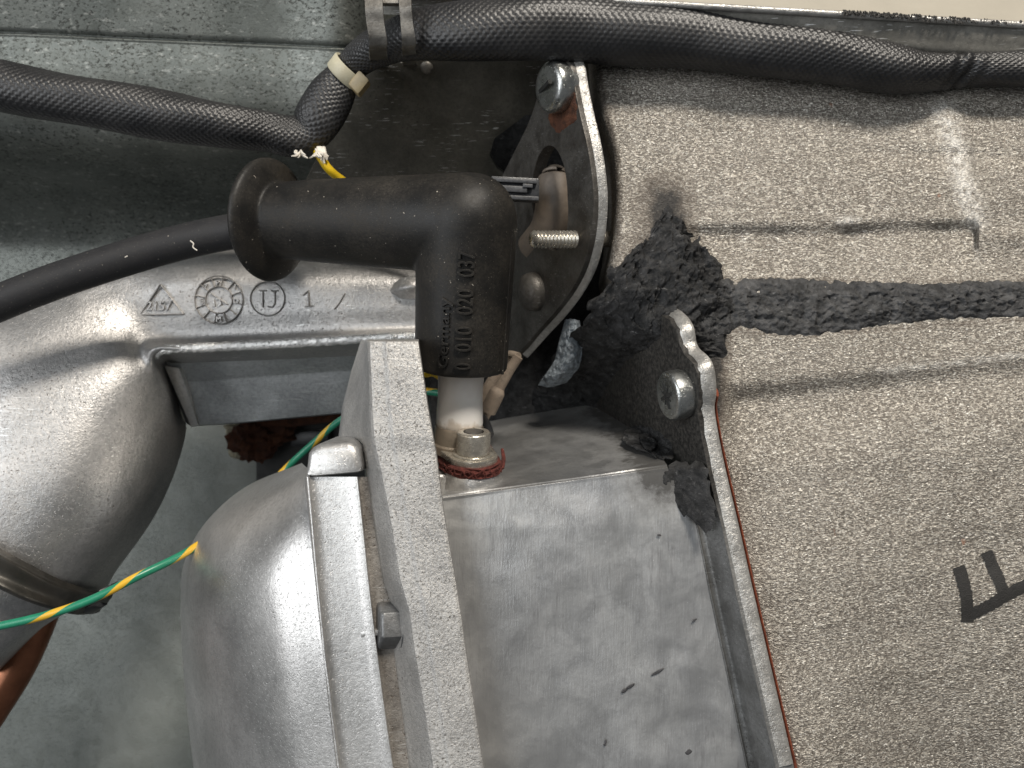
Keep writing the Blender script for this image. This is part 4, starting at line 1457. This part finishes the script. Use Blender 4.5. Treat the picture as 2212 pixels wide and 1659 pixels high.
dfront = lambda x, y: min(21.60, fl.d(x, y) - .05 if x > 1488 else 99, 21.62 - max(0, x - 1455) * .010) + max(0, 1012 - y) * .02
crust(m, [(1432, 1018), (1450, 1002), (1490, 996), (1518, 1000), (1532, 1050), (1545, 1120), (1528, 1150), (1505, 1134), (1485, 1115), (1462, 1098), (1440, 1070), (1428, 1045)], (1475, 1058), dfront, .05, seed=2)
fe_d = lambda x, y: fl.d(x, y) - .02
crust(m, [(1350, 930), (1385, 918), (1425, 935), (1448, 962), (1455, 985), (1440, 996), (1410, 984), (1372, 968), (1345, 950)], (1400, 956), lambda x, y: min(fe_d(x, y), 24.5 - (y - 930) * .038), .22, seed=5)
crust(m, [(1380, 940), (1400, 935), (1420, 955), (1410, 975), (1390, 965)], (1400, 955), lambda x, y: min(fe_d(x, y), 24.5 - (y - 930) * .038) - .25, .2, seed=9)
build('crust', m, M_soot, t, angle=50)

# peeled flecks of old coating on the duct face
m = Mesh()
for k, (fx, fy, a, b_, rot_) in enumerate(((1362, 1482, 16, 5, -.55), (1348, 1492, 10, 6, -.4), (1378, 1468, 8, 4, -.9), (1420, 1452, 22, 4, -.5), (1452, 1440, 9, 3, -.5), (1247, 1402, 7, 5, .3), (1440, 1404, 3, 9, .2), (1486, 1388, 9, 4, -.9),
                                          (1308, 1604, 3, 9, .3), (1488, 1624, 10, 7, -.3), (1502, 1550, 7, 6, .6), (1530, 1480, 4, 8, .2), (1478, 1510, 5, 5, 0), (1406, 1512, 4, 3, 0), (1112, 1138, 7, 6, .5), (1424, 1156, 6, 3, .2), (1440, 1192, 3, 5, 0), (1500, 1340, 8, 3, -.7), (1460, 1600, 3, 6, .4))):
    pts = [(fx + a * math.cos(q) * math.cos(rot_) - b_ * math.sin(q) * math.sin(rot_), fy + a * math.cos(q) * math.sin(rot_) + b_ * math.sin(q) * math.cos(rot_)) for q in np.linspace(0, 2 * math.pi, 9)[:-1]]
    pts = [(x + random.uniform(-.3, .3) * b_, y + random.uniform(-.3, .3) * b_) for x, y in pts]
    if k in (2, 4, 5, 6, 7, 10, 11, 12, 13, 14, 16, 18):
        continue
    crust(m, [((x - fx) * .75 + fx, (y - fy) * .75 + fy) for x, y in pts], (fx, fy), lambda x, y: 21.465 - (y - 1080) * .0007, .006, seed=k, rings=6)
o = build('coating_fleck', m, M_fleck, t, angle=50)
o['kind'] = 'stuff'

# pale insulation scrap showing in the gap
m = Mesh()
m.loft([[(1222, 690, 25.4), (1236, 689, 25.0), (1252, 692, 25.2)], [(1208, 740, 25.4), (1232, 742, 24.9), (1258, 745, 25.2)], [(1198, 780, 25.5), (1225, 785, 25.0), (1252, 790, 25.4)],
        [(1176, 812, 25.7), (1205, 814, 25.3), (1240, 807, 25.6)], [(1163, 832, 26.2), (1190, 836, 25.9), (1225, 826, 26.1)]], 50, 80, skirt=.4, disp=lumpy(.09, 6.0, 4))
tag(build('wool_scrap', m, M_wool, base=P(1215, 800, 26.6)), 'pale blue grey scrap of mineral wool in the black gap', 'insulation')

# ------------------------------------------------------------------ oval flange with screws
of = Plane((1233, 149, 23.0), (1282, 427, 22.9), (1082, 384, 27.0))
if of.n[0] < 0:
    of.n = -of.n
t = thing('oval_flange', 'thick dark steel diamond shaped flange with a pale edge beside the bronze box', 'flange', of.pt(1130, 760))
outl = [(1192, 128), (1215, 128), (1233, 142), (1241, 185), (1254, 249), (1268, 308), (1278, 368), (1283, 427), (1281, 480), (1274, 527), (1258, 582), (1231, 632), (1197, 677), (1160, 718), (1118, 766), (1070, 800), (1030, 760), (1020, 640), (1030, 540), (1050, 450), (1082, 384), (1112, 325), (1145, 256), (1165, 190), (1176, 145)]
hc = (1187, 428)
oc = catmull(outl + [outl[0]], 120)[:-1]
ang = np.array([math.atan2(q[1] - hc[1], q[0] - hc[0]) for q in oc])


def hole(a):
    # ellipse in sight: taller than wide
    x, y = 39 * math.cos(a), 114 * math.sin(a)
    return (hc[0] + x + (10 if math.sin(a) > 0 else 0) * math.sin(a), hc[1] + y)


inn = []
for a in ang:
    # ellipse parameter giving the same direction
    e = math.atan2(math.sin(a) / 114, math.cos(a) / 39)
    inn.append(hole(e))
th_ = of.n * 0.40
fo = np.array([of.pt(*q) for q in oc])
fi = np.array([of.pt(*q) for q in inn])
m = Mesh()
bev = .04
G = np.array([fi + th_, fi, fo + (fi - fo) * .012, fo + of.n * bev, fo + th_, fi + th_])
m.grid(G, closed=True)
build('plate', m, M_dullsteel, t, angle=30)
# paler strip along the plate edge
m = Mesh()
ed = [q for q in outl[1:15]]
m.tube([list(of.pt(*q) + of.n * .21 + np.array([.01, -.0, .0])) + [.19, .03] for q in ed], 14, 150)
build('pale_edge', m, M_edge, t)
m = Mesh()
sc = of.pt(1211, 189)
ax_ = -of.n
m.lathe(sc, ax_, [(-.2, .66), (.06, .69), (.26, .69), (.36, .67), (.43, .61), (.455, .54), (.46, .48), (.46, 0)], 40)
scr = build('slotted_screw', m, M_steel, t, angle=40, label='bright domed screw at the top of the flange')
m = Mesh()
m.box(sc + ax_ * .5, up * .05, ax_ * .06, sd * .42)
build('slot', m, M_darkvoid, scr, smooth=False)  # dark bar paints the shade of the slot
m = Mesh()
m.lathe(of.pt(1155, 630), ax_, [(-.2, .58), (.1, .60), (.28, .56), (.40, .42), (.45, .2), (.46, 0)], 40)
build('domed_screw', m, M_dullsteel, t, angle=50, label='dull domed screw low on the flange, half hidden by the boot')
m = Mesh()
prof = []
for i in range(13):
    prof += [(i * .1, .205), (i * .1 + .05, .25)]
s0, s1 = P(1252, 517, 24.0), P(1150, 517, 23.4)
sl_ = np.linalg.norm(s1 - s0)
prof = [(-1.0, .23)] + [(q[0] * sl_ / 1.3, q[1]) for q in prof] + [(sl_ + .03, .18), (sl_ + .04, 0)]
m.lathe(s0, s1 - s0, prof, 28)
build('threaded_stud', m, M_yzinc, t, angle=60, label='threaded brass coloured stud pointing left')
m = Mesh()
crust(m, [(1205, 232), (1222, 190), (1234, 165), (1243, 200), (1248, 245), (1240, 268), (1222, 275), (1205, 292), (1190, 270), (1182, 252)], (1222, 240), lambda x, y: of.d(x, y) - .005, .035, seed=4)
build('rust_patch', m, M_rust, t)

# brown hose stub inside the flange
m = Mesh().tube([list(P(*q)) + [r, r] for q, r in (((1201, 384, 25.6), .40), ((1201, 387, 25.6), .55), ((1199, 430, 25.5), .57), ((1195, 465, 25.6), .58), ((1182, 500, 25.9), .56), ((1150, 535, 26.6), .5))], 30, 50)
tag(build('brown_hose', m, M_brown, base=P(1198, 440, 25)), 'brown rubber hose stub inside the hole of the steel flange', 'hose')

# black connector
t = thing('plug_connector', 'small black plastic plug with lit ribs coloured grey behind the boot corner', 'connector', P(1112, 410, 24))
m = Mesh()
x_, y_, z_ = unit((1, .1, -.03)), np.array([0, 1, 0.]), np.array([0, 0, 1.])
m.box(P(1113, 410, 24.3), x_ * .68, y_ * .25, z_ * .30)
build('housing', m, M_blackplastic, t, bevel=.03)
for (px_, py_, w, h) in ((1112, 391, .62, .055), (1108, 409, .40, .085), (1140, 402, .14, .05), (1124, 428, .52, .055), (1074, 396, .07, .12)):
    m = Mesh()
    m.box(P(px_, py_, 23.98), x_ * w, y_ * .07, z_ * h)
    build('rib', m, M_greyplastic, t, bevel=.015)
